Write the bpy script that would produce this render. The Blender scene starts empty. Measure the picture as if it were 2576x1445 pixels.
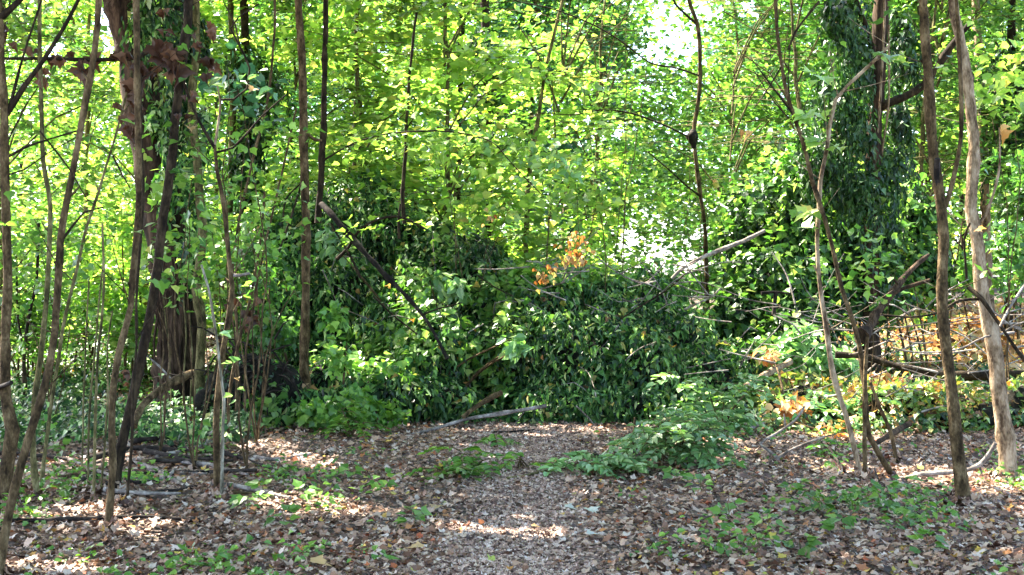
import bpy, math
import numpy as np
from math import radians, sin, cos, pi

rng = np.random.default_rng(7)
sc = bpy.context.scene
COL = sc.collection

# ------------------------------------------------------------------ camera, sky, sun, exposure
CAM_H = 1.55
FPX, CX, CY = 3578.0, 1288.0, 722.0        # focal length and centre in units of a 2576-wide picture
cam_d = bpy.data.cameras.new('camera')
cam = bpy.data.objects.new('camera', cam_d); COL.objects.link(cam)
cam.location = (0, 0, CAM_H); cam.rotation_euler = (radians(90), 0, 0)
cam_d.sensor_width = 36; cam_d.lens = 36 * FPX / 2576
cam_d.clip_start = 0.1; cam_d.clip_end = 2000
sc.camera = cam

SUN = np.array([-0.50, 0.36, 0.79]); SUN /= np.linalg.norm(SUN)
elev = math.asin(SUN[2]); azi = math.atan2(SUN[0], SUN[1])
w = bpy.data.worlds.new('World'); sc.world = w; w.use_nodes = True
nt = w.node_tree
bg = nt.nodes['Background']
sky = nt.nodes.new('ShaderNodeTexSky'); sky.sky_type = 'NISHITA'; sky.sun_disc = False
sky.sun_elevation = elev; sky.sun_rotation = azi; sky.air_density = 0.7; sky.dust_density = 2.2
nt.links.new(sky.outputs[0], bg.inputs[0]); bg.inputs[1].default_value = 0.15
sd = bpy.data.lights.new('sun', 'SUN'); sd.energy = 5.0; sd.angle = radians(0.5); sd.color = (1.0, 0.93, 0.80)
sun = bpy.data.objects.new('sun', sd); COL.objects.link(sun)
sun.rotation_euler = (radians(90) - elev, 0, pi - azi)
sun.location = (-30, 20, 40)
sc.view_settings.view_transform = 'Standard'; sc.view_settings.look = 'None'
sc.view_settings.exposure = 3.1; sc.view_settings.gamma = 1.0
sc.cycles.use_denoising = True
sc.cycles.max_bounces = 4; sc.cycles.diffuse_bounces = 2; sc.cycles.transmission_bounces = 3
sc.cycles.sample_clamp_indirect = 6.0

# ------------------------------------------------------------------ small maths
def sm(t): t = np.clip(t, 0, 1); return t * t * (3 - 2 * t)
_wr = np.random.default_rng(3)
_K = _wr.normal(size=(24, 3)); _K /= np.linalg.norm(_K, axis=1)[:, None]; _PH = _wr.uniform(0, 6.28, 24)
_F = _wr.uniform(0.6, 2.2, 24)
def noise(p, f=1.0, o=0.0):
    """smooth pseudo noise about -1..1"""
    p = np.asarray(p, float)
    s = np.zeros(p.shape[:-1])
    for i in range(12):
        s = s + np.sin((p @ _K[i]) * _F[i] * f * 2.2 + _PH[i] + o * (i + 1.3)
                       + 1.3 * np.sin((p @ _K[i + 12]) * _F[i + 12] * f * 1.7 + _PH[i + 12] + o))
    return s / 4.0
def ground_z(x, y):
    x = np.asarray(x, float); y = np.asarray(y, float)
    z = 1.15 * sm((y - 15.5) / 10) * sm((x - 2.2) / 3.5)
    z = z + 0.45 * sm((y - 16.5) / 9) * sm((-x - 1.0) / 3)
    z = z + 0.9 * sm((y - 34) / 30)
    p = np.stack([x, y, x * 0], -1)
    return z + 0.035 * noise(p, 0.5) + 0.012 * noise(p, 2.0, 1.0)
def P(px, py, Y): return np.array([(px - CX) / FPX * Y, Y, CAM_H - (py - CY) / FPX * Y])
def ghit(px, py):
    Y = 5.0
    while Y < 60:
        p = P(px, py, Y)
        if p[2] <= ground_z(p[0], p[1]): break
        Y += 0.02
    return P(px, py, Y)
def gY(px, py): return ghit(px, py)[1]

def catmull(pts, rad, step):
    pts = np.asarray(pts, float); rad = np.asarray(rad, float)
    a = np.vstack([2 * pts[0] - pts[1], pts, 2 * pts[-1] - pts[-2]])
    out, ro = [], []
    for i in range(len(pts) - 1):
        p0, p1, p2, p3 = a[i:i + 4]
        n = max(1, int(np.linalg.norm(p2 - p1) / step))
        for k in range(n):
            t = k / n
            out.append(0.5 * (2 * p1 + (p2 - p0) * t + (2 * p0 - 5 * p1 + 4 * p2 - p3) * t * t + (3 * p1 - p0 - 3 * p2 + p3) * t ** 3))
            ro.append(rad[i] * (1 - t) + rad[i + 1] * t)
    out.append(pts[-1]); ro.append(rad[-1])
    return np.array(out), np.array(ro)

class Geo:
    """collects tubes and leaf clouds, then links them as one mesh object"""
    def __init__(s): s.v = []; s.f = []; s.n = 0
    def add(s, v, faces):
        s.v.append(np.asarray(v, float).reshape(-1, 3)); s.f.append((np.asarray(faces) + s.n)); s.n += len(s.v[-1])
    def tube(s, pts, rad, sides=8, step=0.12, rough=0.10, flare=0, wob=0.0, seed=0):
        p, r = catmull(pts, rad, step)
        if wob: 
            q = p * 3.0 + seed
            p = p + wob * np.stack([noise(q, .6, 1), noise(q, .6, 2), noise(q, .6, 3) * 0.4], -1)
        n = len(p); d = np.gradient(p, axis=0); d /= np.linalg.norm(d, axis=1)[:, None] + 1e-9
        ref = np.array([0, -1.0, 0.02]) if abs(d[:, 1]).mean() < 0.8 else np.array([0, 0, 1.0])
        u = np.cross(d, ref); u /= np.linalg.norm(u, axis=1)[:, None] + 1e-9
        v = np.cross(d, u)
        a = np.arange(sides) / sides * 2 * pi
        ring = u[:, None, :] * np.cos(a)[None, :, None] + v[:, None, :] * np.sin(a)[None, :, None]
        pos = p[:, None, :] + ring * r[:, None, None]
        k = 1 + .10 * np.maximum(0, noise(np.stack([p[:, 2] * 3.1 + seed, p[:, 2] * 0, p[:, 2] * 0], -1), 2.5) - .35)[:, None] * 2
        k = k + rough * noise(pos * 4 + seed * 3.1, 1.2) + rough * 0.6 * noise(pos * 13 + seed, 1.0)
        if flare: k = k * (1 + flare * np.exp(-np.arange(n) / n * 22)[:, None] * (1 + 0.5 * np.sin(a * 3 + seed))[None, :])
        pos = p[:, None, :] + ring * (r[:, None] * k)[:, :, None]
        idx = np.arange(n * sides).reshape(n, sides)
        A = idx[:-1]; B = idx[1:]
        q = np.stack([A, np.roll(A, -1, 1), np.roll(B, -1, 1), B], -1).reshape(-1, 4)
        s.add(pos.reshape(-1, 3), q)
        for e, o in ((0, 1), (n - 1, -1)):                       # end caps
            c = s.n
            cap = np.vstack([pos[e], p[e][None]])
            i = np.arange(sides); j = np.roll(i, -o)
            s.add(cap, np.stack([i, j, np.full(sides, sides)], -1)[:, [0, 1, 2]])
    def cloud(s, C, N, T, size, tpl, curl=1.0):
        tv, tf = tpl
        C = np.asarray(C, float); m = len(C)
        if m == 0: return
        N = N / (np.linalg.norm(N, axis=1)[:, None] + 1e-9)
        Y = T - (T * N).sum(1)[:, None] * N; Y /= np.linalg.norm(Y, axis=1)[:, None] + 1e-9
        X = np.cross(Y, N)
        size = np.broadcast_to(np.asarray(size, float), (m,)); curl = np.broadcast_to(np.asarray(curl, float), (m,))
        V = C[:, None, :] + size[:, None, None] * (tv[None, :, 0, None] * X[:, None] + tv[None, :, 1, None] * Y[:, None]
              + (tv[None, :, 2] * curl[:, None])[:, :, None] * N[:, None])
        K = len(tv)
        for ff in tf:
            s.v.append(V.reshape(-1, 3)) if ff is tf[0] else None
            F = (ff[None] + (np.arange(m) * K)[:, None, None]).reshape(-1, ff.shape[1]) + s.n
            s.f.append(F)
        s.n += m * K
    def build(s, name, mat, parent=None, smooth=False, loc=None):
        me = bpy.data.meshes.new(name)
        if not s.v: s.add(np.zeros((3, 3)), [[0, 1, 2]])
        V = np.vstack(s.v)
        if loc is not None: V = V - np.asarray(loc)
        sizes = np.concatenate([np.full(len(f), f.shape[1]) for f in s.f]); loops = np.concatenate([f.ravel() for f in s.f])
        me.vertices.add(len(V)); me.vertices.foreach_set('co', V.astype(np.float32).ravel())
        me.loops.add(len(loops)); me.loops.foreach_set('vertex_index', loops.astype(np.int32))
        me.polygons.add(len(sizes))
        st = np.concatenate([[0], np.cumsum(sizes)[:-1]])
        me.polygons.foreach_set('loop_start', st.astype(np.int32))
        me.polygons.foreach_set('use_smooth', np.full(len(sizes), smooth))
        me.update(calc_edges=True)
        me.materials.append(mat)
        o = bpy.data.objects.new(name, me); COL.objects.link(o)
        if parent is not None: o.parent = parent
        return o

def tri(*f): return np.array(f)
# leaf templates: x across, y along, z curl. lists of face arrays of one size each
OVAL = (np.array([[0, 0, 0], [-.30, .30, .13], [-.27, .68, .10], [0, 1.05, -.12], [.27, .68, .10], [.30, .30, .13]]),
        [tri([0, 3, 2, 1], [0, 5, 4, 3])])
LANCE = (np.array([[0, 0, 0], [-.17, .30, .10], [-.15, .68, .08], [0, 1.1, -.14], [.15, .68, .08], [.17, .30, .10]]),
        [tri([0, 3, 2, 1], [0, 5, 4, 3])])
IVY = (np.array([[0, 0, 0], [-.44, .16, .10], [-.24, .50, .04], [0, 1.0, -.18], [.24, .50, .04], [.44, .16, .10], [0, .4, -.03]]),
       [tri([0, 6, 1], [1, 6, 2], [2, 6, 3], [3, 6, 4], [4, 6, 5], [5, 6, 0])])
_mo = [(0, .02), (-.22, -.08), (-.30, .10), (-.60, .34), (-.34, .42), (-.30, .62), (-.14, .62), (0, 1.02), (.14, .62), (.30, .62), (.34, .42), (.60, .34), (.30, .10), (.22, -.08)]
MAPLE = (np.array([[x, y, .16 * abs(x) * 2 - .22 * max(0, y - .3)] for x, y in _mo] + [[0, .3, -.02]]),
         [tri(*[[14, (i + 1) % 14, i] for i in range(14)])])
_so = [(0, 0), (-.28, .05), (-.48, .40), (-.26, .55), (0, 1.0), (.26, .55), (.48, .40), (.28, .05)]
MAP8 = (np.array([[x, y, .2 * abs(x) - .15 * max(0, y - .4)] for x, y in _so] + [[0, .4, -.02]]),
        [tri(*[[8, (i + 1) % 8, i] for i in range(8)])])
LITT = (np.array([[0, 0, .05], [-.34, .16, .22], [-.46, .52, .10], [-.18, .60, .0], [0, 1.0, .30], [.20, .62, -.02], [.44, .44, .24], [.30, .10, .12], [0, .42, 0]]),
        [tri(*[[8, (i + 1) % 8, i] for i in range(8)])])

# ------------------------------------------------------------------ materials (all procedural)
def newmat(name):
    m = bpy.data.materials.new(name); m.use_nodes = True
    t = m.node_tree; t.nodes.clear(); return m, t
def N_(t, typ, **k):
    n = t.nodes.new(typ)
    for a, b in k.items(): setattr(n, a, b)
    return n
def ramp(t, cols, interp='LINEAR'):
    r = N_(t, 'ShaderNodeValToRGB'); cr = r.color_ramp; cr.interpolation = interp
    while len(cr.elements) > 1: cr.elements.remove(cr.elements[0])
    cr.elements[0].position = cols[0][0]; cr.elements[0].color = (*cols[0][1], 1)
    for p, c in cols[1:]: e = cr.elements.new(p); e.color = (*c, 1)
    return r
def leafmat(name, cols, trans=0.5, tint=(1.25, 1.35, 0.55), rough=0.42, spec=0.5, var=0.35):
    m, t = newmat(name); L = t.links
    g = N_(t, 'ShaderNodeNewGeometry')
    r = ramp(t, cols); L.new(g.outputs['Random Per Island'], r.inputs[0])
    nz = N_(t, 'ShaderNodeTexNoise'); nz.inputs['Scale'].default_value = 0.8; nz.inputs['Detail'].default_value = 3
    L.new(g.outputs['Position'], nz.inputs['Vector'])
    hs = N_(t, 'ShaderNodeHueSaturation')
    mr = N_(t, 'ShaderNodeMapRange'); mr.inputs[1].default_value = 0.3; mr.inputs[2].default_value = 0.7
    mr.inputs[3].default_value = 1 - var; mr.inputs[4].default_value = 1 + var
    L.new(nz.outputs[0], mr.inputs[0]); L.new(mr.outputs[0], hs.inputs['Value']); L.new(r.outputs[0], hs.inputs['Color'])
    pb = N_(t, 'ShaderNodeBsdfPrincipled'); L.new(hs.outputs[0], pb.inputs['Base Color'])
    pb.inputs['Roughness'].default_value = rough; pb.inputs['Specular IOR Level'].default_value = spec
    out = N_(t, 'ShaderNodeOutputMaterial')
    if trans > 0:
        mul = N_(t, 'ShaderNodeMix', data_type='RGBA', blend_type='MULTIPLY'); mul.inputs[0].default_value = 1
        L.new(hs.outputs[0], mul.inputs[6]); mul.inputs[7].default_value = (*tint, 1)
        tb = N_(t, 'ShaderNodeBsdfTranslucent'); L.new(mul.outputs[2], tb.inputs[0])
        mx = N_(t, 'ShaderNodeMixShader'); mx.inputs[0].default_value = trans
        L.new(pb.outputs[0], mx.inputs[1]); L.new(tb.outputs[0], mx.inputs[2]); L.new(mx.outputs[0], out.inputs[0])
    else: L.new(pb.outputs[0], out.inputs[0])
    return m
def barkmat(name, c1, c2, c3, scale=9, rough=0.9, bump=0.5, stretch=0.25):
    m, t = newmat(name); L = t.links
    tc = N_(t, 'ShaderNodeNewGeometry')
    mp = N_(t, 'ShaderNodeMapping'); mp.inputs['Scale'].default_value = (1, 1, stretch); L.new(tc.outputs['Position'], mp.inputs[0])
    n1 = N_(t, 'ShaderNodeTexNoise'); n1.inputs['Scale'].default_value = scale; n1.inputs['Detail'].default_value = 6
    L.new(mp.outputs[0], n1.inputs['Vector'])
    n2 = N_(t, 'ShaderNodeTexNoise'); n2.inputs['Scale'].default_value = scale * 5; n2.inputs['Detail'].default_value = 4; L.new(mp.outputs[0], n2.inputs['Vector'])
    r = ramp(t, [(0.32, c1), (0.52, c2), (0.72, c3)]); 
    ad = N_(t, 'ShaderNodeMath', operation='MULTIPLY_ADD'); L.new(n2.outputs[0], ad.inputs[0]); ad.inputs[1].default_value = 0.5
    sb = N_(t, 'ShaderNodeMath', operation='SUBTRACT'); L.new(n1.outputs[0], sb.inputs[0]); sb.inputs[1].default_value = 0.25
    L.new(sb.outputs[0], ad.inputs[2]); L.new(ad.outputs[0], r.inputs[0])
    pb = N_(t, 'ShaderNodeBsdfPrincipled'); L.new(r.outputs[0], pb.inputs['Base Color']); pb.inputs['Roughness'].default_value = rough
    pb.inputs['Specular IOR Level'].default_value = 0.15
    b = N_(t, 'ShaderNodeBump'); b.inputs['Strength'].default_value = bump; b.inputs['Distance'].default_value = 0.02
    L.new(ad.outputs[0], b.inputs['Height']); L.new(b.outputs[0], pb.inputs['Normal'])
    out = N_(t, 'ShaderNodeOutputMaterial'); L.new(pb.outputs[0], out.inputs[0]); return m

M = {}
M['maple'] = leafmat('maple_leaf', [(0, (.11, .23, .04)), (.35, (.20, .36, .06)), (.7, (.31, .46, .10)), (.93, (.46, .56, .17)), (1, (.54, .46, .12))], .5, (1.35, 1.4, .75), .36, .55)
M['hazel'] = leafmat('hazel_leaf', [(0, (.05, .14, .03)), (.5, (.13, .26, .045)), (.9, (.25, .38, .08)), (1, (.38, .42, .12))], .46, (1.2, 1.4, .7), .36, .55)
M['green'] = leafmat('green_leaf', [(0, (.035, .10, .025)), (.5, (.07, .17, .035)), (.9, (.13, .26, .05)), (1, (.22, .30, .06))], .42, (1.15, 1.35, .7), .34, .6)
M['teal'] = leafmat('shade_leaf', [(0, (.03, .10, .05)), (.6, (.06, .17, .08)), (1, (.12, .26, .10))], .40, (1.1, 1.3, .8), .35, .6)  # bluish tone of shaded, distant leaves put into the colour
M['ivy'] = leafmat('ivy_leaf', [(0, (.006, .022, .006)), (.38, (.026, .078, .020)), (.64, (.075, .175, .040)), (.84, (.18, .32, .075)), (.95, (.36, .46, .20)), (1, (.36, .30, .10))], .25, (1.2, 1.5, .45), .42, .4, .5)  # darkest and palest leaf tones imitate shaded gaps and highlights
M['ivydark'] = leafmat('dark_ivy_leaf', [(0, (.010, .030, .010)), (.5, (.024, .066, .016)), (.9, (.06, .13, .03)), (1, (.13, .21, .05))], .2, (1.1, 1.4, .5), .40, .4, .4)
M['bank'] = leafmat('bank_leaf', [(0, (.05, .11, .02)), (.3, (.11, .20, .035)), (.52, (.24, .32, .06)), (.76, (.34, .24, .05)), (.86, (.30, .13, .04)), (.94, (.16, .08, .04)), (1, (.42, .28, .12))], .3, (1.2, 1.2, .6))
M['herb'] = leafmat('herb_leaf', [(0, (.05, .13, .02)), (.5, (.09, .20, .03)), (1, (.19, .32, .045))], .38, (1.2, 1.35, .5))
M['elder'] = leafmat('elder_leaf', [(0, (.08, .19, .05)), (.5, (.18, .33, .11)), (1, (.38, .50, .26))], .3, (1.15, 1.35, .6), .4, .6)
M['dead'] = leafmat('dead_leaf', [(0, (.04, .018, .010)), (.5, (.085, .040, .022)), (1, (.20, .11, .06))], .22, (1.3, .9, .6), .5, .4)
M['orange'] = leafmat('orange_dead_leaf', [(0, (.14, .07, .02)), (.25, (.36, .17, .05)), (.5, (.52, .34, .13)), (.75, (.62, .50, .30)), (.9, (.45, .48, .12)), (1, (.20, .32, .06))], .45, (1.3, .95, .5))
M['litter'] = leafmat('litter_leaf', [(0, (.030, .014, .008)), (.22, (.085, .038, .022)), (.42, (.20, .100, .058)), (.62, (.33, .205, .135)), (.82, (.44, .32, .235)), (.91, (.52, .43, .36)), (.94, (.36, .14, .04)), (.965, (.30, .07, .03)), (.985, (.52, .36, .06)), (1, (.20, .28, .06))], .10, (1.1, .95, .7), .55, .32, .22)
M['crumb'] = leafmat('trodden_leaf', [(0, (.10, .052, .036)), (.5, (.32, .205, .15)), (.9, (.47, .345, .27)), (1, (.58, .48, .41))], .0, rough=.6, spec=.3, var=.15)
M['bark'] = barkmat('sapling_bark', (.020, .012, .005), (.082, .052, .023), (.19, .13, .065), 16, bump=1.0, stretch=.5)
M['barkg'] = barkmat('greenish_bark', (.03, .026, .010), (.11, .092, .034), (.24, .20, .09), 16, bump=.9, stretch=.45)
M['barkd'] = barkmat('dark_bark', (.008, .005, .003), (.026, .017, .009), (.065, .045, .024), 16, bump=.9, stretch=.45)
M['barkr'] = barkmat('red_brown_bark', (.012, .007, .004), (.045, .027, .016), (.12, .075, .045), 11, bump=1.0, stretch=.2)
M['barkp'] = barkmat('pale_bark', (.06, .036, .02), (.25, .175, .105), (.44, .34, .23), 14, bump=.9, stretch=.4)
M['grey'] = barkmat('dead_wood', (.07, .055, .045), (.20, .165, .14), (.42, .37, .32), 9, stretch=1)
M['rot'] = barkmat('rotten_wood', (.006, .005, .004), (.018, .013, .010), (.06, .046, .036), 8, stretch=1)
M['bone'] = barkmat('bare_wood', (.06, .05, .032), (.20, .175, .12), (.40, .37, .30), 18, stretch=.3)
M['twigs'] = barkmat('tangle', (.004, .004, .003), (.010, .009, .006), (.028, .024, .015), 12, stretch=1)  # near-black; stands in for shade between leaves, also colours the root earth

def soilmat(name, c1, c2, c3, s=6):
    m, t = newmat(name); L = t.links
    g = N_(t, 'ShaderNodeNewGeometry')
    n = N_(t, 'ShaderNodeTexNoise'); n.inputs['Scale'].default_value = s; n.inputs['Detail'].default_value = 8; n.inputs['Roughness'].default_value = .7
    L.new(g.outputs['Position'], n.inputs['Vector'])
    v = N_(t, 'ShaderNodeTexVoronoi'); v.inputs['Scale'].default_value = 22; L.new(g.outputs['Position'], v.inputs['Vector'])
    r = ramp(t, [(.3, c1), (.5, c2), (.72, c3)]); L.new(n.outputs[0], r.inputs[0])
    mx = N_(t, 'ShaderNodeMix', data_type='RGBA', blend_type='OVERLAY'); mx.inputs[0].default_value = .45
    L.new(r.outputs[0], mx.inputs[6]); bw = N_(t, 'ShaderNodeRGBToBW'); L.new(v.outputs['Color'], bw.inputs[0]); L.new(bw.outputs[0], mx.inputs[7])
    pb = N_(t, 'ShaderNodeBsdfPrincipled'); L.new(mx.outputs[2], pb.inputs['Base Color']); pb.inputs['Roughness'].default_value = .9
    b = N_(t, 'ShaderNodeBump'); b.inputs['Strength'].default_value = .7; b.inputs['Distance'].default_value = .03
    L.new(v.outputs['Distance'], b.inputs['Height']); L.new(b.outputs[0], pb.inputs['Normal'])
    out = N_(t, 'ShaderNodeOutputMaterial'); L.new(pb.outputs[0], out.inputs[0]); return m
M['soil'] = soilmat('forest_soil', (.035, .022, .015), (.09, .06, .042), (.17, .12, .09))
M['path'] = soilmat('trodden_path', (.12, .08, .058), (.23, .16, .12), (.34, .25, .195))

# ------------------------------------------------------------------ things
def tag(o, label=None, cat=None, group=None, kind=None):
    if label: o['label'] = label
    if cat: o['category'] = cat
    if group: o['group'] = group
    if kind: o['kind'] = kind
    return o
def thing(name, loc, label, cat, group=None):
    o = bpy.data.objects.new(name, None); COL.objects.link(o); o.location = [float(a) for a in loc]
    o.empty_display_size = .2
    return tag(o, label, cat, group)
def part(g, name, mat, root, smooth=False):
    return g.build(name, mat, root, smooth, np.array(root.location))

# ------------------------------------------------------------------ where sunlight comes through the canopy
HOLES = []      # (point, radius): foliage standing between this point and the sun is missing
def hole(px, py, r, Y=None):
    r = r + .08
    p = ghit(px, py) if Y is None else P(px, py, Y)
    HOLES.append((p, r))
for a in ((1150, 1335, .11), (1200, 1338, .13), (1255, 1342, .13), (1310, 1352, .10), (1350, 1362, .07), (1400, 1345, .06),
          (655, 1125, .20), (690, 1120, .16), (730, 1152, .16), (775, 1158, .20), (815, 1180, .15), (420, 1030, .25), (470, 1060, .25), (445, 1075, .2),
          (500, 1090, .2), (260, 1160, .15), (180, 1165, .15), (1560, 1135, .12), (1590, 1138, .10), (2120, 1190, .16), (2180, 1180, .16), (2060, 1165, .12), (2480, 1215, .25), (2545, 1205, .3), (2390, 1190, .2),
          (1750, 1195, .12), (60, 1430, .1), (210, 1440, .12), (2300, 1185, .15)): hole(*a)
for a in ((1940, 932, .22, 16.1), (1900, 952, .2, 15.9), (1975, 913, .2, 16.3), (2060, 560, .35, 11.6), (2065, 640, .3, 11.6), (2075, 800, .35, 11.6), (2095, 950, .2, 11.6), (2440, 480, .4, 11.5), (2460, 650, .35, 11.5),
          (2480, 800, .3, 11.5), (2530, 1100, .35, 11.5), (2535, 1180, .35, 11.5), (2372, 650, .25, 10.2), (2390, 900, .25, 10.2), (1435, 635, .3, 16.7), (1380, 690, .25, 16.7), (1850, 610, .4, 18), (1750, 650, .35, 18), (2130, 590, .7, 19),
          (300, 150, .6, 18), (530, 760, .3, 10.6), (550, 900, .25, 10.6), (1100, 830, .3, 16.6), (1290, 850, .3, 16), (1480, 890, .3, 16), (1650, 860, .25, 16), (1010, 940, .3, 16), (1350, 790, .25, 16), (1180, 700, .25, 17), (860, 800, .3, 16.5),
          (1750, 1080, .3, 14), (1680, 1130, .2, 13.5), (870, 1000, .2, 15.8), (2000, 870, .6, 17.5), (2100, 900, .5, 17.5), (1900, 820, .4, 18), (20, 900, .25, 10.1), (2230, 820, .5, 16.5), (5, 600, .2, 10.1)): hole(*a)
for i in range(75):                       # loose flecks over the mound, thicket and bank
    hole(rng.uniform(660, 2560), rng.uniform(560, 1080), rng.uniform(.02, .13), rng.uniform(15.6, 18.5))
for i in range(22): hole(rng.uniform(0, 2576), rng.uniform(1090, 1440), rng.uniform(.0, .06))
for i in range(95): hole(rng.uniform(1880, 2600), rng.uniform(820, 1130), rng.uniform(.04, .30), rng.uniform(15.0, 18.5))
for i in range(60): hole(rng.uniform(1850, 2600), rng.uniform(350, 820), rng.uniform(.08, .4), rng.uniform(18.0, 20.5))
for i in range(16): hole(rng.uniform(1600, 1830), rng.uniform(1000, 1180), rng.uniform(.0, .10), rng.uniform(12.2, 13.4))
for a in ((2230, 830, 1.3, 21), (2350, 840, 1.4, 21), (2460, 860, 1.3, 20.5), (2150, 950, .8, 17.6), (2530, 900, 1.2, 20)): hole(*a)
HP = np.array([h[0] for h in HOLES]); HR = np.array([h[1] for h in HOLES])
def sunlit(C):
    """True for leaves that stand in one of the clear shafts"""
    out = np.zeros(len(C), bool); nz = 1 - .25 * noise(C, 3.0); cs = C @ SUN; k = C - cs[:, None] * SUN
    for p, r in zip(HP, HR):
        ps = p @ SUN; d = k - (p - ps * SUN)
        out |= ((d * d).sum(1) < (r * nz) ** 2) & (cs - ps > 0.9)
    return out
# openings in the wood towards the sky: tube-shaped clearings in world space (from, to, r0, r1)
CLEAR = [(P(1700, 85, 17), P(1700, 60, 75), .28, 1.9), (P(1665, 20, 17), P(1640, 0, 75), .2, 1.4), (P(1765, 40, 17), P(1770, 30, 75), .15, 1.2), (P(1645, 130, 17), P(1640, 120, 75), .2, 1.2), (P(1725, 140, 17), P(1720, 130, 75), .10, .8),
         (P(1650, 640, 20.5), P(1650, 640, 75), .35, 1.35), (P(1720, 672, 20.5), P(1720, 668, 75), .3, 1.2), (P(1590, 610, 20), P(1585, 600, 75), .2, .9), (P(1560, 650, 20), P(1560, 650, 75), .15, .7), (P(1630, 545, 20), P(1630, 540, 75), .12, .6), (P(1760, 590, 20), P(1760, 590, 75), .10, .5),
         (P(138, 130, 12), P(138, 130, 75), .10, .7), (P(262, 60, 12), P(262, 60, 75), .13, .8), (P(265, 110, 12), P(265, 110, 75), .08, .5), (P(1560, 330, 18), P(1560, 330, 75), .05, .5), (P(1480, 300, 18), P(1480, 300, 75), .04, .45), (P(1880, 20, 18), P(1880, 20, 75), .1, .6), (P(2000, 30, 18), P(2000, 20, 75), .06, .4),
         (P(2300, 330, 24), P(2300, 330, 75), .12, .5), (P(960, 130, 18), P(960, 130, 75), .05, .4), (P(340, 430, 19), P(340, 430, 75), .05, .3)]
def cleared(C):
    out = np.zeros(len(C), bool); nz = 1.05 * (1 + .8 * noise(C, 2.6))
    for a, b, r0, r1 in CLEAR:
        ab = b - a; L = np.linalg.norm(ab); d = C - a; t = (d @ ab) / L / L
        k = np.linalg.norm(d - t[:, None] * ab, axis=1)
        r = r0 + (r1 - r0) * np.clip(t, 0, 1)
        out |= (k < r * nz) & (t > -.02)
    return out & (rng.uniform(0, 1, len(C)) > .08)

def spray_leaves(S, R, k, size, tpl, g, flat=.35, tiltjit=.24, leafjit=.34, holes=True, keep=None, droop=.25):
    """each spray: a loose, nearly level fan of leaves as maple and hazel twigs carry them"""
    S = np.asarray(S, float); m = len(S)
    if m == 0: return
    nrm = np.stack([rng.normal(0, tiltjit, m), rng.normal(0, tiltjit, m), np.ones(m)], -1); nrm /= np.linalg.norm(nrm, axis=1)[:, None]
    az = rng.uniform(0, 2 * pi, m)
    n = m * k; i = np.repeat(np.arange(m), k)
    a = rng.uniform(0, 2 * pi, n); r = np.sqrt(rng.uniform(0, 1, n)) * np.repeat(np.broadcast_to(R, (m,)), k)
    off = np.stack([np.cos(a) * r * (1 + .5 * np.cos(2 * (a - az[i]))), np.sin(a) * r, rng.normal(0, .07, n) * 1.0], -1)
    off[:, 2] += -(nrm[i, 0] * off[:, 0] + nrm[i, 1] * off[:, 1]) / nrm[i, 2] - droop * r * r
    C = S[i] + off
    Nn = nrm[i] + rng.normal(0, leafjit, (n, 3)); T = off * np.array([1, 1, .2]) + rng.normal(0, .25, (n, 3)) + np.array([0, 0, -.15])
    sz = size * rng.uniform(.65, 1.25, n)
    ok = ~cleared(C)
    if holes: ok &= ~sunlit(C)
    if keep is not None: ok &= keep(C)
    g.cloud(C[ok], Nn[ok], T[ok], sz[ok], tpl, rng.uniform(.3, 1.8, ok.sum()))

# ================================================================== SETTING
def ground_mesh():
    g = Geo()
    xs = np.sign(np.linspace(-1, 1, 261)) * (np.abs(np.linspace(-1, 1, 261)) ** 2.6) * 260
    xs = xs + np.linspace(-14, 14, 261)
    ys = np.concatenate([np.linspace(-60, 2, 20)[:-1], np.linspace(2, 34, 240)[:-1], 34 + 466 * np.linspace(0, 1, 60) ** 2.2])
    X, Y = np.meshgrid(xs, ys); Z = ground_z(X, Y)
    idx = np.arange(X.size).reshape(X.shape)
    g.add(np.stack([X, Y, Z], -1), np.stack([idx[:-1, :-1], idx[:-1, 1:], idx[1:, 1:], idx[1:, :-1]], -1).reshape(-1, 4))
    tag(g.build('ground', M['soil'], smooth=True), 'brown woodland floor of soil under leaf litter', kind='structure')
    g = Geo()
    ys = np.linspace(-2, 17.2, 150); us = np.linspace(-1, 1, 19)
    cx = path_x(ys); hw = path_w(ys)
    X = cx[:, None] + us[None] * hw[:, None] * (1 + .15 * np.sin(ys * 2.1)[:, None] * us[None]); Y = np.repeat(ys[:, None], 19, 1)
    Z = ground_z(X, Y) + .006
    idx = np.arange(X.size).reshape(X.shape)
    g.add(np.stack([X, Y, Z], -1), np.stack([idx[:-1, :-1], idx[:-1, 1:], idx[1:, 1:], idx[1:, :-1]], -1).reshape(-1, 4))
    tag(g.build('path', M['path'], smooth=True), 'pinkish grey trodden path strewn with crushed leaves', kind='structure')
def path_x(y): return .02 + .10 * sm((y - 9) / 7) + .05 * np.sin(y * .8)
def path_w(y): return .42 + .16 * np.sin(y * .5 + 1) ** 2 + .32 * sm((y - 12.5) / 4)
ground_mesh()

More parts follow.
